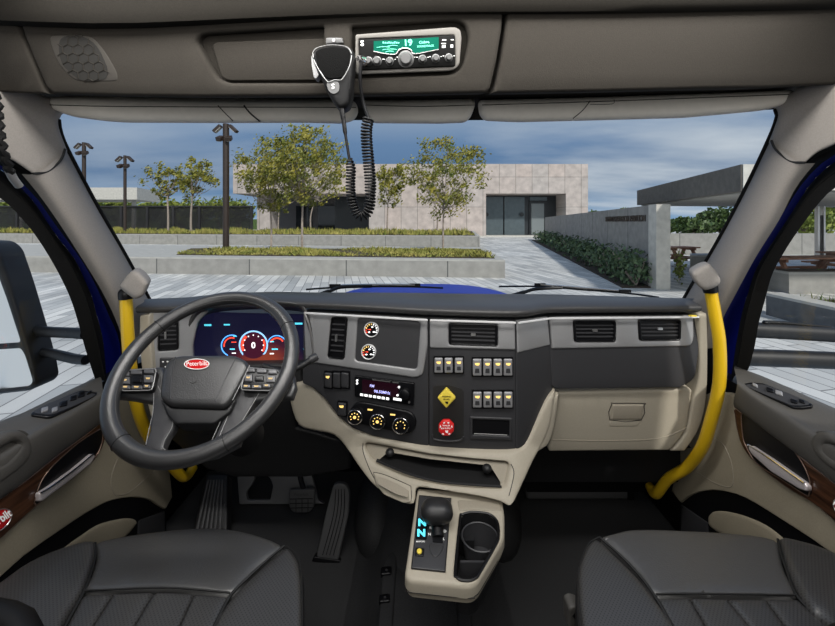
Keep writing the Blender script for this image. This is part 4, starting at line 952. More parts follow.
# ================================================================ PILLARS
def mir(f,s): return f
def pillar(side):
    L=side<0
    if L:
        A=[PX(57,119,-.965),PX(58.5,130,-.965),PX(66,149,-.967),PX(95,204,-.97),PX(125,256,-.972),PX(152,306,-.975),PX(158,322,-.975)]
        Bo=[PX(34,174,-.945),PX(50,194,-.945),PX(68,220,-.945),PX(92,258,-.945),PX(112,292,-.945),PX(126,322,-.945),PX(134,348,-.945)]
        A2=A[2:]; 
    else:
        A=[PX(777,109,.965),PX(779,116,.965),PX(770,140,.967),PX(744,194,.97),PX(716,246,.972),PX(683,302,.975),PX(676,322,.975)]
        Bo=[PX(803,163,.945),PX(784,188,.945),PX(768,220,.945),PX(746,256,.945),PX(727,292,.945),PX(712,322,.945),PX(704,348,.945)]
    n='trim_3' if L else 'trim_4'
    mid=[(a*.5+b_*.5)+V((.018 if L else -.018,-.012,0)) for a,b_ in zip(A[2:],Bo[:1]+Bo[2:6] if 0 else Bo[:5])]
    root=thing(n,None,None,A[3],kind='structure')
    Ar=resamp(cr(A[2:],6),24); Br=resamp(cr(Bo,6),24)
    m1=[a*.72+b_*.28+V((.016 if L else -.016,-.010,0)) for a,b_ in zip(Ar,Br)]; m2=[a*.25+b_*.75+V((.014 if L else -.014,-.004,0)) for a,b_ in zip(Ar,Br)]
    ob=[b_+V((-.03 if L else .03,.0,0)) for b_ in Br]
    loft('pillar_trim',[Ar,m1,m2,Br,ob],M['pillar'],root,n=24,across=4,smoothrails=False)
    # glass edge seal
    b=MB(); fr=[a+V((.002 if L else -.002,.002,0)) for a in resamp(cr(A,6),40)]; b.tube(fr,.0055,8); b.build('glass_seal',M['rubber'],root)
    # corner piece
    S=Surf(lambda x,y:PX(x,y,-.945 if L else .945),(-1 if L else 1,0,0))
    if L: c=[(70,100),(63,108)]+op([(59,112),(56.6,119),(58.5,130),(65.8,149)],3)+op([(65.8,149.5),(61,161),(48,172.5),(34,174.5)],3)+op([(33,174),(20,165),(8,158),(-10,152),(-110,130)],3)+[(-110,60),(-20,80),(20,84),(45,96)]
    else: c=[(766,96),(771,101)]+op([(776,104),(779,109),(779,117),(770.5,140)],3)+op([(770.5,141),(776,151),(790,162),(804,163.5)],3)+op([(805,163),(818,152),(835,144),(860,134),(950,118)],3)+[(950,50),(840,78),(800,86),(785,96)]
    Sy=Surf(lambda x,y:P(x,y,.945*F/max(60,abs(x-CX))),(0,1,0) )
    S.ext=V((-.6 if L else .6,.8,0)).normalized()
    plate('corner_trim',c,S,.04,M['pillar'],root,r=4,grid=14,rm=.010)
    line('corner_seam',[(65.6,149.5),(61,161),(48,172),(34,174)] if L else [(770.7,141),(776,151),(790,161.7),(804,163.2)],S,.0030,M['seam'],root,lift=.010)
    return root
pillar(-1); pillar(1)
# door openings: seals, blue body edge, door window frames
def band(name,r1,r2,X1,X2,m,parent,n=28,extra=None):
    a=[PX(x,y,X1) for x,y in r1]; b_=[PX(x,y,X2) for x,y in r2]
    rails=[a,b_]
    return loft(name,rails,m,parent,n=n)
def doorside(side):
    L=side<0; s=-1 if L else 1
    root=thing('door_1' if L else 'door_2',None,None,V((s*1.0,.9,1.2)),kind='structure')
    if L:
        seal=[(-90,120),(-10,149),(8,157),(22,166),(34,174),(50,194),(68,220),(92,258),(112,292),(126,322),(134,350),(138,384)]
        bl0=[(-90,145),(-20,160),(3,165),(23,184),(39,201),(52,220),(66,239),(80,258),(92,278),(101,297),(109,316),(119,340),(124,384)]
        bl1=[(-90,148),(-20,163),(0,169),(19,186),(34,202),(46,220),(59,239),(74,258),(84,278),(92,297),(97,316),(103,340),(107,384)]
        win=[(-90,152),(-30,180),(0,198),(14,210),(33,232),(50,258),(62,280),(71,300),(78,322),(85,348),(92,370),(95,379)]
        sill=[(-120,478),(-60,450),(0,422),(29,410.5),(60,395),(85,383),(95,378.5)]
    else:
        seal=[(940,110),(860,134),(835,145),(818,153),(803,163),(784,188),(768,220),(746,256),(727,292),(712,322),(705,350),(702,384)]
        bl0=[(940,122),(870,143),(832,156),(806,179),(785,210),(765,243),(747,269),(735,296),(724,317),(722,345),(722,384)]
        bl1=[(940,126),(870,147),(836,161),(812,182),(792,212),(772,243),(756,269),(747,296),(741,317),(736,345),(730,384)]
        win=[(940,130),(880,160),(835,188),(820,202),(800,228),(783,254),(772,275),(765,300),(759,322),(755,345),(750,365),(748,370)]
        sill=[(955,458),(895,434),(835,409),(810,398),(785,386.5),(760,375.5),(748,370)]
    # black seal behind pillar trim
    band('door_seal',seal,bl0,s*.96,s*1.045,M['rubber'],root)
    b=MB(); b.tube(resamp(cr([PX(x,y,s*.968) for x,y in seal],5),50),.006,8); b.build('seal_bead',M['rubber'],root)
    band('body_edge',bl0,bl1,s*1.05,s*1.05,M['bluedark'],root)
    fr=[PX(x,y,s*1.045) for x,y in bl1]; w=[PX(x,y,s*1.0) for x,y in win]
    fr=resamp(cr(fr,6),36); w=resamp(cr(w,6),36)
    m1=[a*.85+b_*.15+V((-s*.006,-.002,0)) for a,b_ in zip(fr,w)]; m2=[a*.4+b_*.6+V((-s*.02,-.002,0)) for a,b_ in zip(fr,w)]; m3=[a*.36+b_*.64+V((-s*.016,0,0)) for a,b_ in zip(fr,w)]
    wo=[CAM+(b_-CAM)*1.03 for b_ in w]
    loft('window_frame',[fr,m1,m2,m3,w,wo],M['rubber'],root,n=36,smoothrails=False)
    # glass
    gv=[PX(x,y,s*1.012) for x,y in win]+[PX(x,y,s*1.012) for x,y in sill[::-1]]
    struct('g',mk('window_2' if L else 'window_3',gv,[tuple(range(len(gv)))],M['glass'],None,False))
    # armrest top: sill -> edge -> down to wood
    if L:
        edge=[(-120,520),(-60,492),(0,462),(30,441),(60,424),(85,409),(104,396)]
        low=[(-120,580),(-60,540),(0,499),(30,477),(60,453),(85,435),(105,420)]
        end=[(105,385),(108,398),(107,420)]
    else:
        edge=[(955,520),(895,488),(835,452),(810,437),(785,420),(760,404),(737,386)]
        low=[(955,575),(895,530),(835,484),(810,464),(785,445),(760,427),(734,407)]
    si=[PX(x,y,s*1.0) for x,y in sill]; ed=[PX(x,y,s*.915) for x,y in edge]; lo_=[PX(x,y,s*.925) for x,y in low]
    si[-1]=PX(100 if L else 735,377 if L else 366,s*1.0); 
    a1=[p*.3+q*.7+V((0,0,.004)) for p,q in zip(si,ed)]
    i0=[p+V((s*.04,0,-.03)) for p in si]; lo2=[p+V((s*.05,0,-.01)) for p in lo_]
    ar=loft('armrest',[i0,si,a1,ed,lo_,lo2],M['doorgrey'],root,n=40,across=5)
    # nose of the armrest
    # wood trim
    if L:
        wd=op([(-90,558),(0,499),(30,478),(60,454),(85,436),(103,421)],3)+op([(105,421),(107,428),(104.5,443),(98,456),(88,467),(65,483),(36,507),(0,540),(-90,625)],3)
        bz_=rp([(33,503),(38,485),(50,467),(78,442),(100,428.5),(102,432),(101,445),(92,460),(62,481),(36,505)],[2,4,6,6,3,3,4,5,6,3])
        hn=[(38,501),(38.6,493),(50,486),(72,470),(92,453.5),(95,456),(90,464),(70,480),(41,501.5)]
        wt=[(-90,557),(0,498.3),(30,477.3),(60,453.3),(85,435.3),(103,420.5)]
        bdg=(-6,522)
        pan=op([(-110,760),(-110,590),(0,520),(40,480),(80,440),(104,410)],3)+op([(108,392),(125,392),(145,395),(160,420),(168,455),(173,497)],3)+op([(166,509),(160,506),(150,499.5),(135,497.3),(118,499),(98,506.5),(60,531),(0,578),(-110,700)],3)
        pin=[(104,412),(107,420),(106,445)]
        pk=op([(166,509),(160,505.5),(150,499),(135,497),(118,498.5),(98,506),(60,530),(0,578),(-110,700)],3)+[(-110,760),(60,620),(166,560)]
        pki=cp([(137,526),(138,521),(133,518.3),(122,518.3),(100,524),(84,534),(66,547),(50,562),(90,556),(122,541)],4)
        cup_=[(110,452),(120,449),(111,478),(114,493.5),(120,495),(131,491),(146,478),(158,468)]
    else:
        wd=op([(925,560),(860,505),(835,484),(810,465),(785,446),(760,428),(735,408)],3)+op([(733,410),(736,428),(741,445),(750,458),(765,472),(790,490),(812,503),(835,522),(925,600)],3)
        bz_=rp([(742,414),(746,411),(765,424),(790,444),(805,465),(811,480),(812,495),(806,495),(780,478),(755,462),(744,440)],[3,3,5,6,6,4,3,3,6,6,5])
        hn=[(749,449),(749.5,446),(752,446),(775,461),(806,483),(808.5,487),(808,491.5),(800,489),(772,472),(752,454)]
        wt=[(925,559),(860,504),(835,483.3),(810,464.3),(785,445.3),(760,427.3),(736,408.5)]
        bdg=(851,511)
        pan=op([(945,760),(945,600),(835,520),(795,480),(760,450),(734,412)],3)+op([(733,395),(715,392),(700,400),(682,440),(676,470),(671,491)],3)+op([(680,502.5),(690,495),(705,490.5),(722,491),(745,498),(780,519),(835,556),(945,640)],3)
        pk=op([(680,502.5),(690,494.5),(705,490),(722,490.5),(745,497.5),(780,518.5),(835,556),(945,640)],3)+[(945,760),(800,640),(679,560)]
        pki=cp([(706.5,519),(710,512.5),(717,510.5),(728,511.5),(745,516),(765,525),(782,538),(800,556),(750,548),(712,530)],4)
        cup_=[(711,437),(722,443),(729,455),(733,470),(733,484),(728,487),(715,483),(697,472)]
    SW=surfX(s*.935); SPn=surfX(s*.955)
    pn=plate('door_panel',pan,SPn,.03,M['doorbeige'],root,r=1.5,grid=22)
    line('panel_seam',cup_,SPn,.0012,M['beige2'],pn,lift=.0005)
    wo_=plate('wood_trim',wd,SW,.02,M['wood'],root,r=1.5,grid=16)
    line('wood_edge',wt,SW,.0012,mat('pinkish_trim_edge',(.42,.30,.25),.35,.3),wo_,lift=.001)
    hz=plate('handle_recess',bz_,SW,.01,M['black'],root,lift=.003,r=1.2)
    line('recess_trim',bz_[::5],SW,.0012,mat('bronze_edge',(.20,.13,.10),.3,.5),hz,lift=.003,closed=True,n=3)
    SH=surfX(s*.925)
    hnd=plate('door_handle',rp(hn,[2]*len(hn)),SH,.012,mat('brushed_handle',(.75,.69,.69),.3,.5),root,r=1.6,lift=.004,cap=True); tag(hnd,'chrome door handle')
    tt=hn[1:5] if L else hn[1:5]
    line('handle_highlight',tt,SH,.0022,M['chrome'],hnd,lift=.005)
    bb_=plate('badge',ell(bdg[0],bdg[1],18,9.5,36,a=-.62 if L else .62),SW,.004,M['redbadge'],root,lift=.004,r=1); line('badge_rim',ell(bdg[0],bdg[1],18,9.5,20,a=-.62 if L else .62),SW,.0012,M['satin'],bb_,lift=.0045,closed=True)
    text('badge_lettering','Peterbilt',bdg[0],bdg[1],8,SW,M['white'],bb_,lift=.0055,ang=-.6 if L else .6,bold=.03,wide=.9)
    plate('door_pocket',pk,surfX(s*.965),.03,M['black'],root,grid=20)
    plate('pocket_insert',pki,surfX(s*.960),.01,M['doorbeige'],root,r=4,grid=14)
    plate('pocket_cup',[(138,520),(166,510),(166,560),(136,560)] if L else [(708,522),(680,503),(679,560),(710,560)],surfX(s*.9625),.01,M['char'],root,r=2)
    # switch panel on the armrest
    if L: sp_=[(30,416),(45,407.5),(75,394.5),(82,393),(97,395.5),(94,399),(75,409),(52,419.5),(46,420.5),(31,418.5)]; 
    else: sp_=[(744.5,386.5),(752,385),(765,386),(790,396),(814,407),(813,410),(803,411),(794,410.5),(775,402),(747,389)]
    ia=resamp(cr(si,6),40); ie=resamp(cr(ed,6),40)
    mid_=[p*.5+q*.5 for p,q in zip(ia,ie)]
    # plane through armrest top
    k0,k1=(mid_[14],mid_[32]); dd=(ie[24]-ia[24]); 
    nn=(k1-k0).cross(dd).normalized(); nn=nn if nn.z<0 else -nn; kk_=nn.dot(k0-CAM)
    ST=Surf(lambda x,y:CAM+D(x,y)*(kk_/nn.dot(D(x,y))),nn)
    spn=plate('switch_panel',rp(sp_,2),ST,.01,M['gloss'],root,lift=.010,r=.8)
    sp2=sc(sp_,(.93,.86)); plate('panel_face',rp(sp2,2),ST,.002,M['char'],spn,lift=.0108)
    bts=[((43,414),7,4),((53,414),6,4),((62,408),8,5),((72,402),7,4.5),((80,398.5),7,5),((88,396.5),5,2.4)] if L else [((757,389),5,3),((772,394),7,4),((781,397),7,4),((796,405.5),7,3.4),((804,405.5),6,3)]
    for (x,y),w_,h_ in bts:
        plate('window_switch',rp([(x-w_/2,y-h_/2+(1 if L else -1)),(x+w_/2,y-h_/2-(1 if L else -1)),(x+w_/2,y+h_/2-(1 if L else -1)),(x-w_/2,y+h_/2+(1 if L else -1))],1),ST,.006,M['steelbtn'] if (int(x)%2) else M['gloss'],spn,lift=.015,r=.8)
    # grip recess
    if L: gr=[(-60,470),(0,436),(14,431),(24,431),(33,440),(34,455),(22,470),(0,486),(-60,526)]; g2=[(-60,482),(0,448),(18,437),(25,442),(12,458),(0,467),(-60,502)]
    else: gr=[(900,474),(835,436),(822,431),(812,434),(808,444),(815,458),(835,474),(900,515)]; g2=[(900,484),(835,445),(822,440),(820,446),(835,460),(900,500)]
    Sg=surfX(s*.912)
    gp=plate('pull_grip',cp(gr,3),Surf(Sg.f,(s,0,0)),.02,M['doorgrey'],root,r=5,grid=12,lift=.0,rm=.014,holes=[cp(sc(g2,(.9,.8)),3)])
    plate('grip_hollow',cp(gr,3),surfX(s*.925),.002,M['doorgrey'],gp)
    # lower structure of the wall next to footwell
    return root
doorside(-1); doorside(1)
for s in(-1,1):
    b=MB(); b.box(V((s*1.03,.95,fz+.32)),(.05,1.9,.74)); b.box(V((s*1.03,-.14,fz+.9)),(.05,1.66,1.86)); struct('w',b.build('wall_left' if s<0 else 'wall_right',M['black'],None,False))
# seat belt webbing at the upper left
sbt=thing('seat_belt','black woven seat belt cord hanging at the upper left door frame','seat belt',PX(4,150,-.86))
b=MB(); q=resamp(cr([PX(-30,40,-.90),PX(-6,95,-.88),PX(-2,125,-.87),PX(2,150,-.87),PX(10,172,-.88)],6),60)
b.tube([p+V((0,.004*math.sin(i*1.4),0)) for i,p in enumerate(q)],[.0075+.001*math.sin(i*1.4) for i in range(60)],8); b.build('webbing',M['rubber'],sbt)
b=MB(); b.tube(cr([PX(9,170,-.88),PX(13,178,-.885),PX(19,186,-.89)],4),.008,10); b.build('clip',M['plategrey'],sbt)
# grab handles
def grab(lab,pts,sock,boss,s):
    t=thing('grab_handle',lab,'grab handle',pts[0])
    b=MB(); q=cr(pts,7); b.tube(q,.0165,16); b.build('handle_bar',M['yellow'],t)
    d=(pts[0]-pts[1]).normalized()
    b=MB(); b.lathe(pts[0]-d*.012,d,[(0,.0185),(.012,.020),(.022,.0195),(.03,.014)],18); b.build('rubber_collar',M['black'],t)
    plate('mounting_boss',cp(boss,4),Surf(sock,(s*.5,.86,0)),.09,M['pillar'],t,r=5.5,grid=8,rm=.02)
    b=MB(); b.ell(pts[-1],(.02,.02,.02)); b.build('end_mount',M['black'],t) if 0 else None
grab('yellow grab handle on the driver side windscreen pillar',[P(126,295,1.13),P(127.5,330,1.13),P(131,370,1.14),P(138,410,1.18),P(150,438,1.24),P(168,461,1.32),P(184,477,1.40),P(193,468,1.46)],lambda x,y:P(x,y,1.095),[(119,288),(121,283),(130,272.5),(138,272.5),(147,282),(146.5,288),(142,297),(134,299.5),(125,294)],-1)
grab('yellow grab handle on the passenger side windscreen pillar',[P(710,288,1.12),P(715,315,1.12),P(719.5,345,1.12),P(719,385,1.13),P(711,420,1.16),P(702,447,1.20),P(687,467,1.27),P(668,479,1.33),P(656,494,1.38),P(650,487,1.44)],lambda x,y:P(x,y,1.085),[(692.5,273),(700,267.5),(708.5,264.5),(713,267),(721.5,280),(718,287),(706,291),(698,286),(694,280)],1)
# windscreen
top=[V((x,1.02+.15*(1-(x/.97)**2),H+.33)) for x in np.linspace(-1.0,1.0,21)]
bot=[V((x,1.39+.26*(1-(x/1.0)**2),H-.335)) for x in np.linspace(-1.02,1.02,21)]
struct('w',loft('window_1',[top,bot],M['glass'],None,n=30,across=1))
b=MB(); b.box(V((0,1.70,H-.385)),(1.9,.3,.02)); b.build('cowl',M['black'],None,False)['kind']='structure'; bpy.data.objects['cowl'].name='trim_5'
# ================================================================ OUTSIDE
random.seed(4)
def prism(b,poly,z0,z1):
    n=len(poly); A=sum(poly[i][0]*poly[(i+1)%n][1]-poly[(i+1)%n][0]*poly[i][1] for i in range(n))
    if A<0: poly=poly[::-1]
    b.add([V((x,y,z0)) for x,y in poly]+[V((x,y,z1)) for x,y in poly],[(i,(i+1)%n,(i+1)%n+n,i+n) for i in range(n)]+[tuple(range(n,2*n)),tuple(range(n))[::-1]])
def xw(px,Y): return (px-CX)/F*Y
def zw(py,Y): return H-(py-HY)/F*Y
b=MB(); prism(b,[(-120,2),(120,2),(120,130),(-120,130)],-.1,0); struct('g',b.build('ground',M['paving'],None,False))
# hood + wipers
hx_=np.linspace(-.95,.95,25); hr=[]
for Y in (1.82,1.95,2.3,2.7,3.1,3.3):
    hr.append([V((x,Y,H-.345-.128*(Y-1.85)-.28*abs(x-.05)**3-(.06 if Y>3.2 else 0))) for x in hx_])
hd_=loft('truck_hood',hr,M['blue'],None,n=25,across=3,smoothrails=False,thick=.01,off=-1); tag(hd_,'glossy blue truck hood showing beyond the dashboard','hood')
def wiper(lab,blade,arm):
    w=thing('windscreen_wiper',lab,'wiper',arm[0])
    b=MB(); b.tube(cr(blade,6),.006,6,flat=.7); b.build('blade',M['black'],w)
    up=[p+V((0,0,.009)) for p in blade[1:-1]]; b=MB(); b.tube(cr(up,6),.0045,6); b.build('blade_frame',M['satin'],w)
    for k in(1,3):
        b=MB(); b.box(blade[k]+V((0,0,.009)),(.05,.008,.012)); b.build('blade_clip',M['black'],w)
    b=MB(); b.tube(cr(arm,5),[.010]*5+[.008]*(len(arm)*5-9),8); b.build('arm',M['black'],w)
wiper('left windscreen wiper resting above the instrument cluster end of the hood',[P(306,289.5,1.66),P(335,287.5,1.70),P(375,286.5,1.74),P(415,286.8,1.76),P(443,288,1.76)],[P(317,296,1.64),P(330,291,1.66),P(342,287,1.70),P(372,286,1.735)])
wiper('right windscreen wiper resting over the passenger end of the hood',[P(499,286.5,1.76),P(540,286.5,1.76),P(580,289.5,1.74),P(625,293,1.66),P(659,297.5,1.58)],[P(512,296,1.7),P(525,292,1.72),P(536,289,1.74),P(562,287.5,1.75)])
# mirrors outside
mr=thing('side_mirror','black framed truck side mirror with two glasses outside the driver window','mirror',P(20,330,1.26))
SMi=surfY(1.26)
mo=rp([(-60,240),(-14,242),(-4,250),(8,285),(22,332),(32,368),(35,385),(28,392),(-60,402)],[4,8,8,8,8,8,6,6,4])
g1=rp([(-56,262),(-14,263),(-7,270),(4,300),(18,343),(-56,348)],[4,6,6,4,4,4]); g2=rp([(-56,354),(18,349.5),(22,356),(30,382),(26,387),(-56,396)],[4,3,4,4,5,4])
plate('mirror_housing',mo,SMi,.085,M['dark'],mr,r=5,grid=20,holes=[g1,g2],cap=True)
plate('main_glass',sc(g1,(1.02,1.02)),SMi,.01,M['mirror'],mr,lift=-.012); plate('wide_angle_glass',sc(g2,(1.02,1.04)),SMi,.01,M['mirror'],mr,lift=-.012)
for ys,Y0 in(((328,334),1.30),((349,360),1.30)):
    b=MB(); b.tube([P(30,ys[0]+2,1.31),P(50,ys[0]+4,1.31),P(75,ys[1]-1,1.27),P(86,ys[1],1.255)],.018 if ys[0]<340 else .016,12); b.build('mirror_arm',M['dark'],mr)
ma=thing('mirror_bracket','pair of black horizontal mirror arms outside the passenger window','mirror bracket',P(790,350,1.3))
for y0,y1,r_ in((329,334.5,.026),(357,360.5,.028)):
    b=MB(); b.tube([P(740,y0,1.28),P(790,(y0+y1)/2,1.27),P(835,y1,1.26),P(900,y1+5,1.25),P(960,y1+8,1.25)],r_,14); b.build('mirror_arm',M['dark'],ma)
b=MB(); b.tube([P(764,322,1.27),P(780,322.5,1.27),P(830,327,1.26)],.006,8); b.build('arm_cable',M['black'],ma)
for x in(766,778): 
    b=MB(); b.ell(P(x,322.5,1.27),(.012,.008,.006)); b.build('cable_clip',M['black'],ma)
# planters
M['coping']=mat('planter_coping',(.40,.395,.37),.85,var=.1,vs=4)
def planter(lab,poly,z,name='concrete_planter',grassn=0,zoff=0,face=M['conc'],soil=True,wt=.35,gl=None,gm='grass',gh=.35):
    p=thing(name,lab,'planter',V((poly[0][0],poly[0][1],0)))
    b=MB(); prism(b,poly,0,z-.06); b.build('planter_wall',face,p,False)
    b=MB(); prism(b,poly,z-.06,z); b.build('coping',M['coping'],p,False)
    cx=sum(q[0] for q in poly)/len(poly); cy=sum(q[1] for q in poly)/len(poly)
    inn=[]
    for q in poly:
        d=V((cx-q[0],cy-q[1])); inn.append((q[0]+math.copysign(wt,d.x),q[1]+math.copysign(wt,d.y)))
    if soil:
        b=MB(); prism(b,inn,z-.01,z+.03); b.build('planter_soil',M['soil'],p,False)
    return inn
def grass(lab,inn,z,n,h,m=M['grass'],w=.05,clump=None):
    xs=[q[0] for q in inn]; ys=[q[1] for q in inn]; vs=[];fs=[]
    c=0
    while c<n:
        x=random.uniform(min(xs),max(xs)); y=random.uniform(min(ys),max(ys))
        if not _inside(np.array([[x,y]]),inn)[0]: continue
        c+=1
        hh=h*random.uniform(.4,1.1)*(.7+.5*math.sin(x*1.3+y)*math.sin(x*.37)); a=random.uniform(0,6.28); lx,ly=random.gauss(0,.12),random.gauss(0,.12)
        k=len(vs); dx,dy=math.cos(a)*w,math.sin(a)*w
        vs+=[(x-dx,y-dy,z),(x+dx,y+dy,z),(x+lx,y+ly,z+hh)]; fs.append((k,k+1,k+2))
    o=mk('planter_grass',vs,fs,m,None,False); tag(o,lab,'grass',kind='stuff'); return o
fl_=G(0,270.5); fr_=G(505,278)
z1=H-(260-222)/F*fr_.y
np1=[(-30,fl_.y+.55),(fr_.x,fr_.y),(fr_.x+.45,22.6),(-30,25.5)]
inn=planter('long near grey concrete planter with joints across the plaza',np1,z1,soil=False)
b=MB(); prism(b,[(xw(186,17.9),17.2),(3.15,15.5),(3.4,20.7),(xw(188,20.9),21.2)],z1-.01,z1+.03); o=b.build('planter_bed',M['soil'],None,False); tag(o,'dry brown soil under the meadow grass of the near planter','planting bed')
ing=[(xw(187,19.5),17.9),(3.2,15.5),(3.4,22.2),(xw(187,22),24.2)]
grass('dry meadow grass growing in the near concrete planter',[(xw(186,17.9),17.2),(3.1,15.6),(3.35,20.4),(xw(188,20.7),20.9)],z1,8000,.24)
y2=H*F/(247.2-222); z2=H-(235.8-222)/F*y2
np2=[(-60,42),(xw(480,y2),y2),(xw(480,y2)+2,50),(-60,54)]
planter('far grey concrete planter wall nearer the building',np2,z2)
grass('taller green grass growing in the far concrete planter',[(-52,42.6),(xw(478,y2),y2+.6),(xw(455,y2+9)+1,y2+12),(-52,53)],z2,9000,.60,w=.10)
# lamp posts
def lamppost(lab,px,ytop,Y,zb=0):
    X=xw(px,Y); t=thing('lamp_post',lab,'lamp post',V((X,Y,zb)),'four-headed plaza lamp posts'); zt=zw(ytop,Y)
    r=.16 if Y<25 else .15
    b=MB(); b.tube([V((X,Y,zb)),V((X,Y,zt))],r,12); b.build('pole',M['bronze'],t)
    s=Y/380*(1.0 if Y<25 else .72)
    for dx,dz,rot in((-9.5*s,-5*s,-.75),(9.5*s,-5*s,.75)):
        b=MB(); Mx=Matrix.Rotation(rot,3,'Y'); b.box(V((X+dx*.85,Y-.05,zt+dz)),(9.5*s,5*s,3.0*s),Mx); h_=b.build('lamp_head',M['bronze'],t,bevel=.02)
        b=MB(); b.box(V((X+dx*.85,Y-.05,zt+dz))+Mx@V((0,-.2*s,-1.7*s)),(7.5*s,4*s,.5*s),Mx); b.build('lens',M['lampglass'],h_)
        b=MB(); b.tube([V((X,Y,zt-2*s)),V((X+dx*.5,Y-.05,zt+dz+1*s))],.6*s,8); b.build('arm',M['bronze'],t)
    for dx in(-4.3*s,4.3*s):
        b=MB(); Mx=Matrix.Rotation(.5,3,'X')@Matrix.Rotation(-.2 if dx<0 else .2,3,'Z'); b.box(V((X+dx,Y-3*s,zt-15*s)),(5.5*s,7*s,4*s),Mx); h_=b.build('lamp_head',M['bronze'],t,bevel=.02)
        b=MB(); b.box(V((X+dx,Y-3*s,zt-15*s))+Mx@V((0,-.5*s,-2.2*s)),(4*s,5*s,.5*s),Mx); b.build('lens',M['lampglass'],h_)
lamppost('tallest bronze lamp post rising from the near planter left of the big tree',226,124,20.5,.6)
lamppost('bronze lamp post in front of the pale flat canopy slab',125,155.5,41,0)
lamppost('bronze lamp post close beside the driver side windscreen pillar',84,142.5,33,0)
# trees
def tree(lab,px,pby,Y,zb,cx,cy,rx,ry,n=1300,leafm=M['leaf'],ls=.16,grp=None,tw=.09,ncl=70,sparse=1.0,name='young_tree'):
    s=Y/F; X=xw(px,Y); t=thing(name,lab,'tree',V((X,Y,zb)),grp)
    C=V((xw(cx,Y),Y,zw(cy,Y))); RX=rx*s;RZ=ry*s; RY=RX*.9
    rnd=random.Random(int(px*7+cy)); b=MB(); fork=V((X+(C.x-X)*.25,Y,C.z-RZ*.75))
    b.tube(cr([V((X,Y,zb)),V((X+rnd.gauss(0,.03),Y,(zb+fork.z)/2)),fork],5),[tw*(1-.4*i/10) for i in range(11)],8)
    cl=[]
    while len(cl)<ncl:
        v=V((rnd.uniform(-1,1),rnd.uniform(-1,1),rnd.uniform(-1,1)))
        if v.length>1 or v.length<.25: continue
        # narrower toward the bottom
        if v.z<0 and (v.x**2+v.y**2)**.5>1.0+.75*v.z: continue
        cl.append(C+V((v.x*RX,v.y*RY,v.z*RZ)))
    for i,c in enumerate(cl):
        if i%3==0:
            m=fork.lerp(c,.5)+V((0,0,-.12*RZ)); b.tube(cr([fork+V((0,0,rnd.uniform(-.1,.3)*RZ)),m,c],4),[tw*.42*(1-.8*k/8) for k in range(9)],5,cap=False)
    b.build('trunk',M['bark'],t)
    vs=[];fs=[]
    per=int(n/ncl)
    for c in cl:
        cr_=rnd.uniform(.5,1.1)
        for k in range(per):
            p=c+V((rnd.gauss(0,RX*.10),rnd.gauss(0,RY*.10),rnd.gauss(0,RZ*.085)))*cr_*1.1
            a=V((rnd.gauss(0,1),rnd.gauss(0,1),rnd.gauss(0,1))).normalized(); q=a.orthogonal().normalized(); r=a.cross(q)
            e=ls*rnd.uniform(.6,1.3); kk=len(vs)
            vs+=[p-q*e,p-r*e*.5,p+q*e,p+r*e*.5]; fs.append((kk,kk+1,kk+2,kk+3))
    mk('foliage',vs,fs,leafm,t,False)
tree('large yellow-green tree with pale trunk left of the hanging microphone cord',302,247,21.0,.6,306,168,43,43,6500,ls=.095,ncl=150,tw=.075)
tree('yellow-green tree standing just right of the tallest lamp post',271,240,22.2,.6,268,178,32,39,3800,ls=.095,ncl=90,tw=.065)
tree('yellow-green tree alone in front of the granite wall',443,252,20.6,.6,445,179,43,40,4200,ls=.092,ncl=100,tw=.06)
tree('small pale green tree close to the right of the coiled cord',387,229,42,.9,391,184,19,24,1900,ls=.17,ncl=40,tw=.10)
tree('thin tree half hidden behind the tree in front of the granite wall',437,229,43,.9,428,190,15,17,500,ls=.17,ncl=25,tw=.10)
tree('left tree of the pair before the black fence',168,229,44,.9,165,182,20,19,1500,ls=.17,ncl=45,tw=.13)
tree('right tree of the pair before the black fence',191,230,43,.9,196,180,21,23,1700,ls=.17,ncl=50,tw=.13)
tree('small thin tree behind the tree right of the tallest lamp post',278,228,45,.9,282,196,20,16,700,ls=.17,ncl=30,tw=.10)
tree('small thin tree behind the large tree left of the microphone cord',311,229,45,.9,326,188,22,17,800,ls=.17,ncl=30,tw=.10)
# hedge bushes beyond the fence
def bush(lab,px,py,Y,zb,rx,ry,n,m,ls,name='shrub',cat='shrub',grp=None,flat=1):
    s=Y/F; C=V((xw(px,Y),Y,zw(py,Y))); RX=rx*s;RZ=ry*s; rnd=random.Random(int(px*13+py)); t=thing(name,lab,cat,V((C.x,Y,zb)),grp)
    b=MB()
    for k in range(7):
        e=C+V((rnd.uniform(-.6,.6)*RX,rnd.uniform(-.4,.4)*RX,rnd.uniform(-.2,.7)*RZ)); b.tube([V((C.x,Y,zb)),(V((C.x,Y,zb))+e)/2+V((rnd.uniform(-.1,.1)*RX,0,0)),e],RX*.035,5,cap=False)
    b.build('stems',M['bark'],t)
    vs=[];fs=[]
    for k in range(n):
        v=V((rnd.gauss(0,.45),rnd.gauss(0,.45),rnd.gauss(0,.42)))
        if v.length>1.15: v*=1.1/v.length
        p=C+V((v.x*RX,v.y*RX*flat,v.z*RZ)); p.z=max(p.z,zb+.02)
        a=V((rnd.gauss(0,1),rnd.gauss(0,1),rnd.gauss(0,1))).normalized(); q=a.orthogonal().normalized(); r=a.cross(q); e=ls*rnd.uniform(.6,1.4); kk=len(vs)
        vs+=[p-q*e,p-r*e*.55,p+q*e,p+r*e*.55]; fs.append((kk,kk+1,kk+2,kk+3))
    mk('foliage',vs,fs,m,t,False)
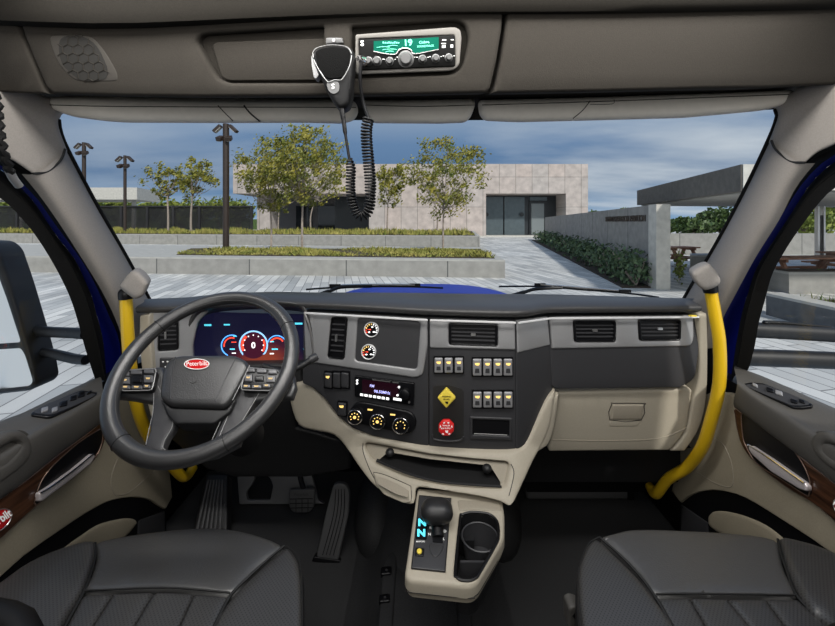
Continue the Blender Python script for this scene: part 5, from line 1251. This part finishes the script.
for i,px in enumerate(range(-20,260,20)):
    Y=70+(i%3)*2; bush('green leafy bush growing behind the black fence',px+random.uniform(-4,4),213-(i*7)%5,Y,0,15,12+(i*5)%5,900,M['leafmid'],.38,'leafy_bush','bush','bushes behind the black fence')
fe=thing('mesh_fence','long black mesh fence behind the far planter','fence',V((-40,52,0)))
def fmat():
    m=mat('fence_screen',(.012,.012,.014),.7); nt=m.node_tree; b=nt.nodes['Principled BSDF']; b.inputs['Alpha'].default_value=.72; return m
fm=fmat(); Yf=55.
xs=[xw(p,Yf) for p in range(-60,258,26)]
for x0,x1 in zip(xs[:-1],xs[1:]):
    b=MB(); b.box(V(((x0+x1)/2,Yf,zw(218,Yf))),(x1-x0-.2,.05,zw(207,Yf)-zw(231,Yf))); b.build('mesh_panel',fm,fe,False)
for x in xs:
    b=MB(); b.box(V((x,Yf-.1,zw(206,Yf)/2)),(.28,.28,zw(206,Yf))); b.build('fence_post',M['fence'],fe,False)
b=MB(); b.box(V(((xs[0]+xs[-1])/2,Yf-.1,zw(206.5,Yf))),(xs[-1]-xs[0],.2,.22)); b.build('top_rail',M['fence'],fe,False)
# pale canopy far left
cp_=thing('flat_canopy','pale flat canopy slab on slim columns beyond the fence at far left','canopy',V((-40,50,0)))
Yc=57.
b=MB(); prism(b,[(xw(-60,Yc),Yc),(xw(137,Yc),Yc),(xw(160,Yc+8),Yc+8),(xw(-60,Yc+8),Yc+8)],zw(199.5,Yc),zw(187.5,Yc)); b.build('roof_slab',M['conclight'],cp_,False)
for px in(134,20,-30):
    b=MB(); b.box(V((xw(px,Yc+1.5),Yc+1.5,zw(200,Yc)/2)),(.42,.42,zw(200,Yc))); b.build('column',M['conclight'],cp_,False)
# building
YB=55.7; bd_=thing('pavilion_building','low pinkish granite building with a recessed grey steel entrance','building',V((0,YB+8,0)))
def blk(nm,p0,p1,t,bo,Y,d,m,parent=bd_,z0=None):
    b=MB(); prism(b,[(xw(p0,Y),Y),(xw(p1,Y),Y),(xw(p1,Y),Y+d),(xw(p0,Y),Y+d)],0 if z0 is None and bo is None else zw(bo,Y),zw(t,Y)); return b.build(nm,m,parent,False)
blk('upper_wall',233,588,164,193.5,YB,22,M['granite'])
blk('lower_wall',369,486,193.5,None,YB,18,M['granite'])
blk('entrance_pier',566,588,193.5,None,YB,18,M['granite'])
blk('corner_pier',257,270,193.5,None,YB+2,3,M['granite'])
blk('recessed_wall',335,372,193.5,None,YB+7,6,M['steeldark'])
blk('recessed_wall',262,336,193.5,None,YB+12,4,mat('shaded_grey_wall',(.16,.16,.17),.7))
blk('glass_pane',318,336,206,None,YB+11.5,.4,M['darkglass']); blk('glass_pane',296,312,206,None,YB+11.5,.4,M['darkglass'])
en=blk('entrance_recess',480,572,190,None,YB+4,.6,M['steeldark'])
for p0,p1 in((488.5,509),(510.5,532)):
    q=blk('steel_panel',p0*.935+CX*.065,p1*.935+CX*.065,197,236.0,YB+3.7,.3,M['steelgrey'])
    b=MB(); c=V((xw((p1 if p0>500 else p0)*.935+CX*.065+(-3 if p0>500 else 2.5),YB+3.6),YB+3.5,zw(214.5,YB+3.6))); b.lathe(c,V((0,-1,0)),[(0,.32),(.12,.32),(.14,.2)],16); b.build('round_handle',M['steeldark'],q)
q=blk('entrance_door',529.5,546,201.5,236,YB+3.7,.3,M['steeldark']); blk('door_glass',531.5,544,203.5,234.5,YB+3.6,.12,mat('frosted_door_glass',(.20,.23,.24),.3),q); blk('transom',530,547,197,200.5,YB+3.7,.3,M['steelgrey'])
blk('threshold',480,590,236,None,YB-.5,4,M['conclight'])
b=MB(); prism(b,[(-140,110),(150,110),(150,112),(-140,112)],0,3.0); o=b.build('boundary_hedge',M['leafdark'],None,False); tag(o,'distant dark hedge line closing the plaza','hedge')
# right concrete wall with lettering and shrubs
w0=G(656.3,289.6); w1=G(545,240.3)
cw_=thing('concrete_sign_wall','long board-marked concrete wall with dark lettering leading to the building','wall',V((w0.x,w0.y,0)))
zt_=H-(204.8-222)/F*w0.y
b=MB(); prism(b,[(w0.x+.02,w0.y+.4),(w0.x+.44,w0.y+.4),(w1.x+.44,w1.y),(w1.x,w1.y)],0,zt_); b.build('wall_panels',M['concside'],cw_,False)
b=MB(); prism(b,[(w0.x,w0.y),(w0.x+.46,w0.y),(w0.x+.46,w0.y+.42),(w0.x,w0.y+.42)],0,zt_+.02); b.build('end_pier',mat('sunlit_tone_concrete',(.55,.53,.48),.85,var=.12,vs=5),cw_,False)  # paler colour paints in the sun falling on the pier's front face
wd_=(w1-w0).normalized(); wn_=V((wd_.y,-wd_.x,0)); kW=wn_.dot(w0-CAM)
SWl=Surf(lambda x,y:CAM+D(x,y)*(kW/wn_.dot(D(x,y))),wn_ if wn_.x>0 else -wn_)
def wt_text(s,p0,p1,hm,zc):
    cu=bpy.data.curves.new('t','FONT'); cu.body=s; cu.size=1; cu.align_x='CENTER'; cu.align_y='CENTER'; cu.offset=.0; cu.extrude=.05
    o=bpy.data.objects.new('t',cu); COL.objects.link(o); dg=bpy.context.evaluated_depsgraph_get(); me=o.evaluated_get(dg).to_mesh()
    xs=[v.co.x for v in me.vertices]; W=max(xs)-min(xs); a=SWl(p0,222);c=SWl(p1,222); L_=(c-a); k=L_.length/W; L_.normalize(); mid=(a+c)/2; mid.z=zc
    vs=[mid+L_*(v.co.x-(max(xs)+min(xs))/2)*k+V((0,0,v.co.y*hm/.72))-SWl.ext*(v.co.z+.05) for v in me.vertices]; fs=[tuple(p.vertices) for p in me.polygons]
    o.evaluated_get(dg).to_mesh_clear(); bpy.data.objects.remove(o)
    return mk('wall_lettering',vs,fs,M['bronze'],cw_,False)
ym=SWl(628,222).y
wt_text('BOYD DONALDSON PAVILION',607.5,648,.24,zw(219.0,ym))
bd2=[(w0.x-.95,w0.y+.3),(w0.x,w0.y+.3),(w1.x,w1.y),(w1.x-1.6,w1.y)]
b=MB(); prism(b,bd2,0,.05); o=b.build('planting_bed',M['soil'],None,False); tag(o,'dark soil planting bed along the foot of the lettered wall','planting bed')
for i in range(15):
    f=(i+.5)/15; f2=f**1.7; p=w0.lerp(w1,f2*.95+.015); Y=p.y; px=CX+p.x/Y*F-(.45*F/Y); s=F/Y
    bush('grey-green leafy shrub at the foot of the lettered wall',px,222+(H-.62)*s,Y,0,.62*s*(1+f),.66*s,420,M['shrub'],.075+.05*f,'leafy_shrub','shrub','shrubs along the lettered wall')
# right big canopy
rc=thing('concrete_canopy','broad grey concrete canopy roof reaching over the picnic area','canopy',V((10,12,0)))
b=MB(); Yn,Yf2=9.1,16.7; b_=[(xw(741,Yn),Yn),(xw(637,Yf2),Yf2),(26,19.5),(26,Yn+.4)]
prism(b,b_,2.94,3.58); b.build('roof_slab',M['fascia'],rc,False)
b=MB(); prism(b,[(xw(741,Yn)+.25,Yn+.12),(xw(637,Yf2)+.25,Yf2+.1),(25.6,19.2),(25.6,Yn+.5)],2.91,2.942); b.build('soffit',M['soffit'],rc,False)
b=MB(); prism(b,[(xw(741,Yn)+.03,Yn-.012),(24,Yn+.39),(24,Yn+.30),(xw(741,Yn)+.03,Yn-.03)],2.96,3.58); b.build('front_fascia',M['conclight'],rc,False)
for px in(820,):
    Y=17.2; 
    for dx in(-.13,.13):
        b=MB(); b.box(V((xw(px,Y)+dx,Y,1.48)),(.08,.16,2.95)); b.build('column',M['satin'],rc,False)
    b=MB(); b.box(V((xw(px,Y),Y,1.3)),(.20,.03,2.4)); b.build('downpipe',M['plategrey'],rc,False)
# far boundary wall right
fw=thing('boundary_wall','low grey concrete boundary wall behind the picnic tables','wall',V((20,26,0)))
b=MB(); Y=25.5; prism(b,[(xw(660,Y),Y),(xw(960,Y),Y),(xw(960,Y),Y+.4),(xw(660,Y),Y+.4)],0,zw(233.5,Y)); b.build('wall_panels',M['conc'],fw,False)
for px,py,Y,rx,ry in((690,226,46,20,8),(722,220,46,17,12),(706,222,52,10,9),(800,215,44,30,22),(850,213,44,28,24),(770,216,50,25,18),(655,226,48,14,10),(624,212,60,7,4),(593,215,60,6,5),(890,214,44,26,24)):
    bush('dense dark green tree behind the low boundary wall' if px>640 else 'treetop just showing above the lettered wall',px,py,Y,0,rx,ry,1500 if px>640 else 250,M['leafdark'] if (px%4) else M['leafmid'],.30 if px>640 else .25,'dense_tree','tree','dark trees behind the boundary wall' if px>640 else 'treetops above the lettered wall')
# picnic tables
def picnic(lab,px,py,Y,w,rot=0.0):
    X=xw(px,Y); t=thing('picnic_table',lab,'picnic table',V((X,Y,0))); Mx=Matrix.Rotation(rot,3,'Z'); o_=V((X,Y,0)); hgt=.95
    def bx(nm,c,sz,m=M['tablewood'],R2=None):
        b=MB(); b.box(o_+Mx@V(c),sz,Mx@(R2 or Matrix.Identity(3))); return b.build(nm,m,t,False)
    for k in range(5): bx('top_plank',(0,-.36+k*.18,hgt),(w,.16,.06))
    for sy in(-1,1):
        bx('bench_plank',(0,sy*.85,.50),(w,.26,.06))
    for sx in(-1,1):
        bx('cross_beam',(sx*w*.34,0,.44),(.09,1.9,.12)); bx('top_beam',(sx*w*.34,0,hgt-.08),(.09,.8,.10))
        for sy in(-1,1): bx('leg',(sx*w*.34,sy*.42,hgt/2-.04),(.12,.10,hgt*1.08),M['tablewood'],Matrix.Rotation(sy*.45,3,'X'))
picnic('brown timber picnic table seen through the passenger window',803,283,13.4,3.3,.12)
picnic('brown timber picnic table behind the nearer one at the window edge',860,275,15.6,3.0,.1)
picnic('small reddish picnic table seen between the wall pier and the windscreen pillar',679,266,18.8,1.6,.2)
# right planters
p_=planter('grey concrete planter with sparse weeds in front of the picnic tables',[(xw(789,11.6),11.6),(19,11.9),(19,13.0 if 0 else 12.5),(xw(789,11.6)+.1,12.5)],.66,soil=True,face=M['conclight'] if 0 else M['conc'],wt=.18)
grass('sparse green weeds in the planter before the picnic tables',[(xw(812,11.8),11.9),(17,12.0),(17,12.3),(xw(812,12),12.3)],.66,90,.10,m=M['leafmid'],w=.03)
pl2=[(xw(766,9.0),9.0),(xw(766,9)+.45,9.1),(xw(766,9)+.30,4.5),(xw(766,9)-.15,4.5)]
planter('low dark concrete retaining wall just outside the passenger window',pl2,.52,soil=False,face=mat('dark_concrete',(.10,.105,.11),.85,var=.15,vs=5))
grass('tufts of grass on the gravel beyond the low retaining wall',[(xw(790,9.8),9.3),(12,9.3),(12,10.4),(xw(790,10.4),10.4)],.0,70,.35,m=M['leafmid'],w=.025)
b=MB(); prism(b,[(xw(766,9)+.4,9.0),(14,9.2),(14,10.6),(xw(780,10.6),10.6)],0,.04); o=b.build('gravel_bed',M['soil'],None,False); tag(o,'gravel planting bed beyond the low retaining wall','gravel bed')
planter('small low concrete block bench near the reddish picnic table',[(xw(690,16.5),16.5),(xw(712,16.5),16.5),(xw(712,17.6),17.6),(xw(690,17.6),17.6)],.75,soil=False,name='concrete_bench')
bush('thin green plant beside the end of the lettered wall',679,266,13.4,0,5,18,200,M['leafmid'],.06,'leafy_plant','plant')
# ================================================================ LIGHT, SKY, CAMERA
wd=bpy.data.worlds.new('sky'); bpy.context.scene.world=wd; wd.use_nodes=True; nt=wd.node_tree;N=nt.nodes;L=nt.links
bg=N['Background']; tc=N.new('ShaderNodeTexCoord'); sp=N.new('ShaderNodeSeparateXYZ'); L.new(tc.outputs['Generated'],sp.inputs[0])
def math_(op,a,b_=None,c=None):
    n=N.new('ShaderNodeMath'); n.operation=op
    for i,q in enumerate((a,b_,c)):
        if q is None: continue
        if isinstance(q,(int,float)): n.inputs[i].default_value=q
        else: L.new(q,n.inputs[i])
    return n.outputs[0]
zz=math_('ADD',math_('MAXIMUM',sp.outputs['Z'],0.0),.12)
cb3=N.new('ShaderNodeCombineXYZ'); L.new(math_('DIVIDE',sp.outputs['X'],zz),cb3.inputs[0]); L.new(math_('DIVIDE',sp.outputs['Y'],zz),cb3.inputs[1])
mp=N.new('ShaderNodeMapping'); mp.inputs['Scale'].default_value=(.42,.75,1); mp.inputs['Location'].default_value=(2.3,.9,0); L.new(cb3.outputs[0],mp.inputs[0])
ns=N.new('ShaderNodeTexNoise'); ns.inputs['Scale'].default_value=1.1; ns.inputs['Detail'].default_value=7; ns.inputs['Roughness'].default_value=.5; L.new(mp.outputs[0],ns.inputs[0])
base=N.new('ShaderNodeValToRGB'); L.new(sp.outputs['Z'],base.inputs[0]); e=base.color_ramp.elements
e[0].position=0; e[0].color=(.20,.33,.50,1); e[1].position=.6; e[1].color=(.10,.20,.40,1); q=e.new(.10); q.color=(.085,.165,.30,1); q=e.new(.2); q.color=(.12,.21,.36,1); q=e.new(.27); q.color=(.24,.32,.44,1)
cm=N.new('ShaderNodeValToRGB'); L.new(ns.outputs[0],cm.inputs[0]); cm.color_ramp.elements[0].position=.40; cm.color_ramp.elements[1].position=.68; cm.color_ramp.elements[1].color=(.85,.85,.85,1)
rx=N.new('ShaderNodeMapRange'); L.new(sp.outputs['X'],rx.inputs[0]); rx.inputs[1].default_value=-.5; rx.inputs[2].default_value=.6; rx.inputs[3].default_value=.45; rx.inputs[4].default_value=1.0
mx=N.new('ShaderNodeMix'); mx.data_type='RGBA'; ry=N.new('ShaderNodeMapRange'); L.new(sp.outputs['Y'],ry.inputs[0]); ry.inputs[1].default_value=-.1; ry.inputs[2].default_value=-.5; ry.inputs[3].default_value=0; ry.inputs[4].default_value=.85; L.new(math_('MINIMUM',math_('ADD',math_('MULTIPLY',cm.outputs[0],rx.outputs[0]),ry.outputs[0]),1.0),mx.inputs['Factor']); L.new(base.outputs[0],mx.inputs['A']); mx.inputs['B'].default_value=(.52,.57,.62,1)
L.new(mx.outputs['Result'],bg.inputs[0]); bg.inputs[1].default_value=1.12
sun=bpy.data.lights.new('sun','SUN'); sun.energy=3.0; sun.angle=R(3); sun.color=(1,.96,.90); so=bpy.data.objects.new('sun',sun); COL.objects.link(so)
dv=V((-.45*math.cos(R(42)),.89*math.cos(R(42)),-math.sin(R(42)))); so.rotation_euler=dv.to_track_quat('-Z','Y').to_euler(); so.location=(5,-10,12)
def area(nm,loc,tgt,sx,sy,W,col=(1,.98,.95)):
    l=bpy.data.lights.new(nm,'AREA'); l.shape='RECTANGLE'; l.size=sx; l.size_y=sy; l.energy=W; l.color=col
    o=bpy.data.objects.new(nm,l); COL.objects.link(o); o.location=loc; o.rotation_euler=(V(tgt)-V(loc)).to_track_quat('-Z','Y').to_euler(); return o
area('added_top_fill',(0,.05,H+.56),(0,.62,H-1.0),1.5,.6,11)  # unseen lamp added below the roof to light the cab interior
area('added_strip_fill',(0,.66,H+.50),(0,.72,H-1.0),1.6,.14,14)  # added lamp strip out of view, for highlights on seats and wheel rim
area('added_rear_fill',(0,-.55,H+.16),(0,1.2,H-.2),1.7,.5,9)  # added lamp behind the camera, fills dash and visors from the front
cam=bpy.data.cameras.new('camera'); co=bpy.data.objects.new('camera',cam); COL.objects.link(co); co.location=CAM; co.rotation_euler=(R(90),0,0)
cam.sensor_width=36; cam.sensor_fit='HORIZONTAL'; cam.lens=36*F/835; cam.shift_y=(HY-313)/835; cam.shift_x=0; cam.clip_start=.02; cam.clip_end=500
bpy.context.scene.camera=co
vs_=bpy.context.scene.view_settings; vs_.view_transform='Standard'; vs_.look='None'; vs_.exposure=0; vs_.gamma=1
bpy.context.scene.cycles.transparent_max_bounces=16
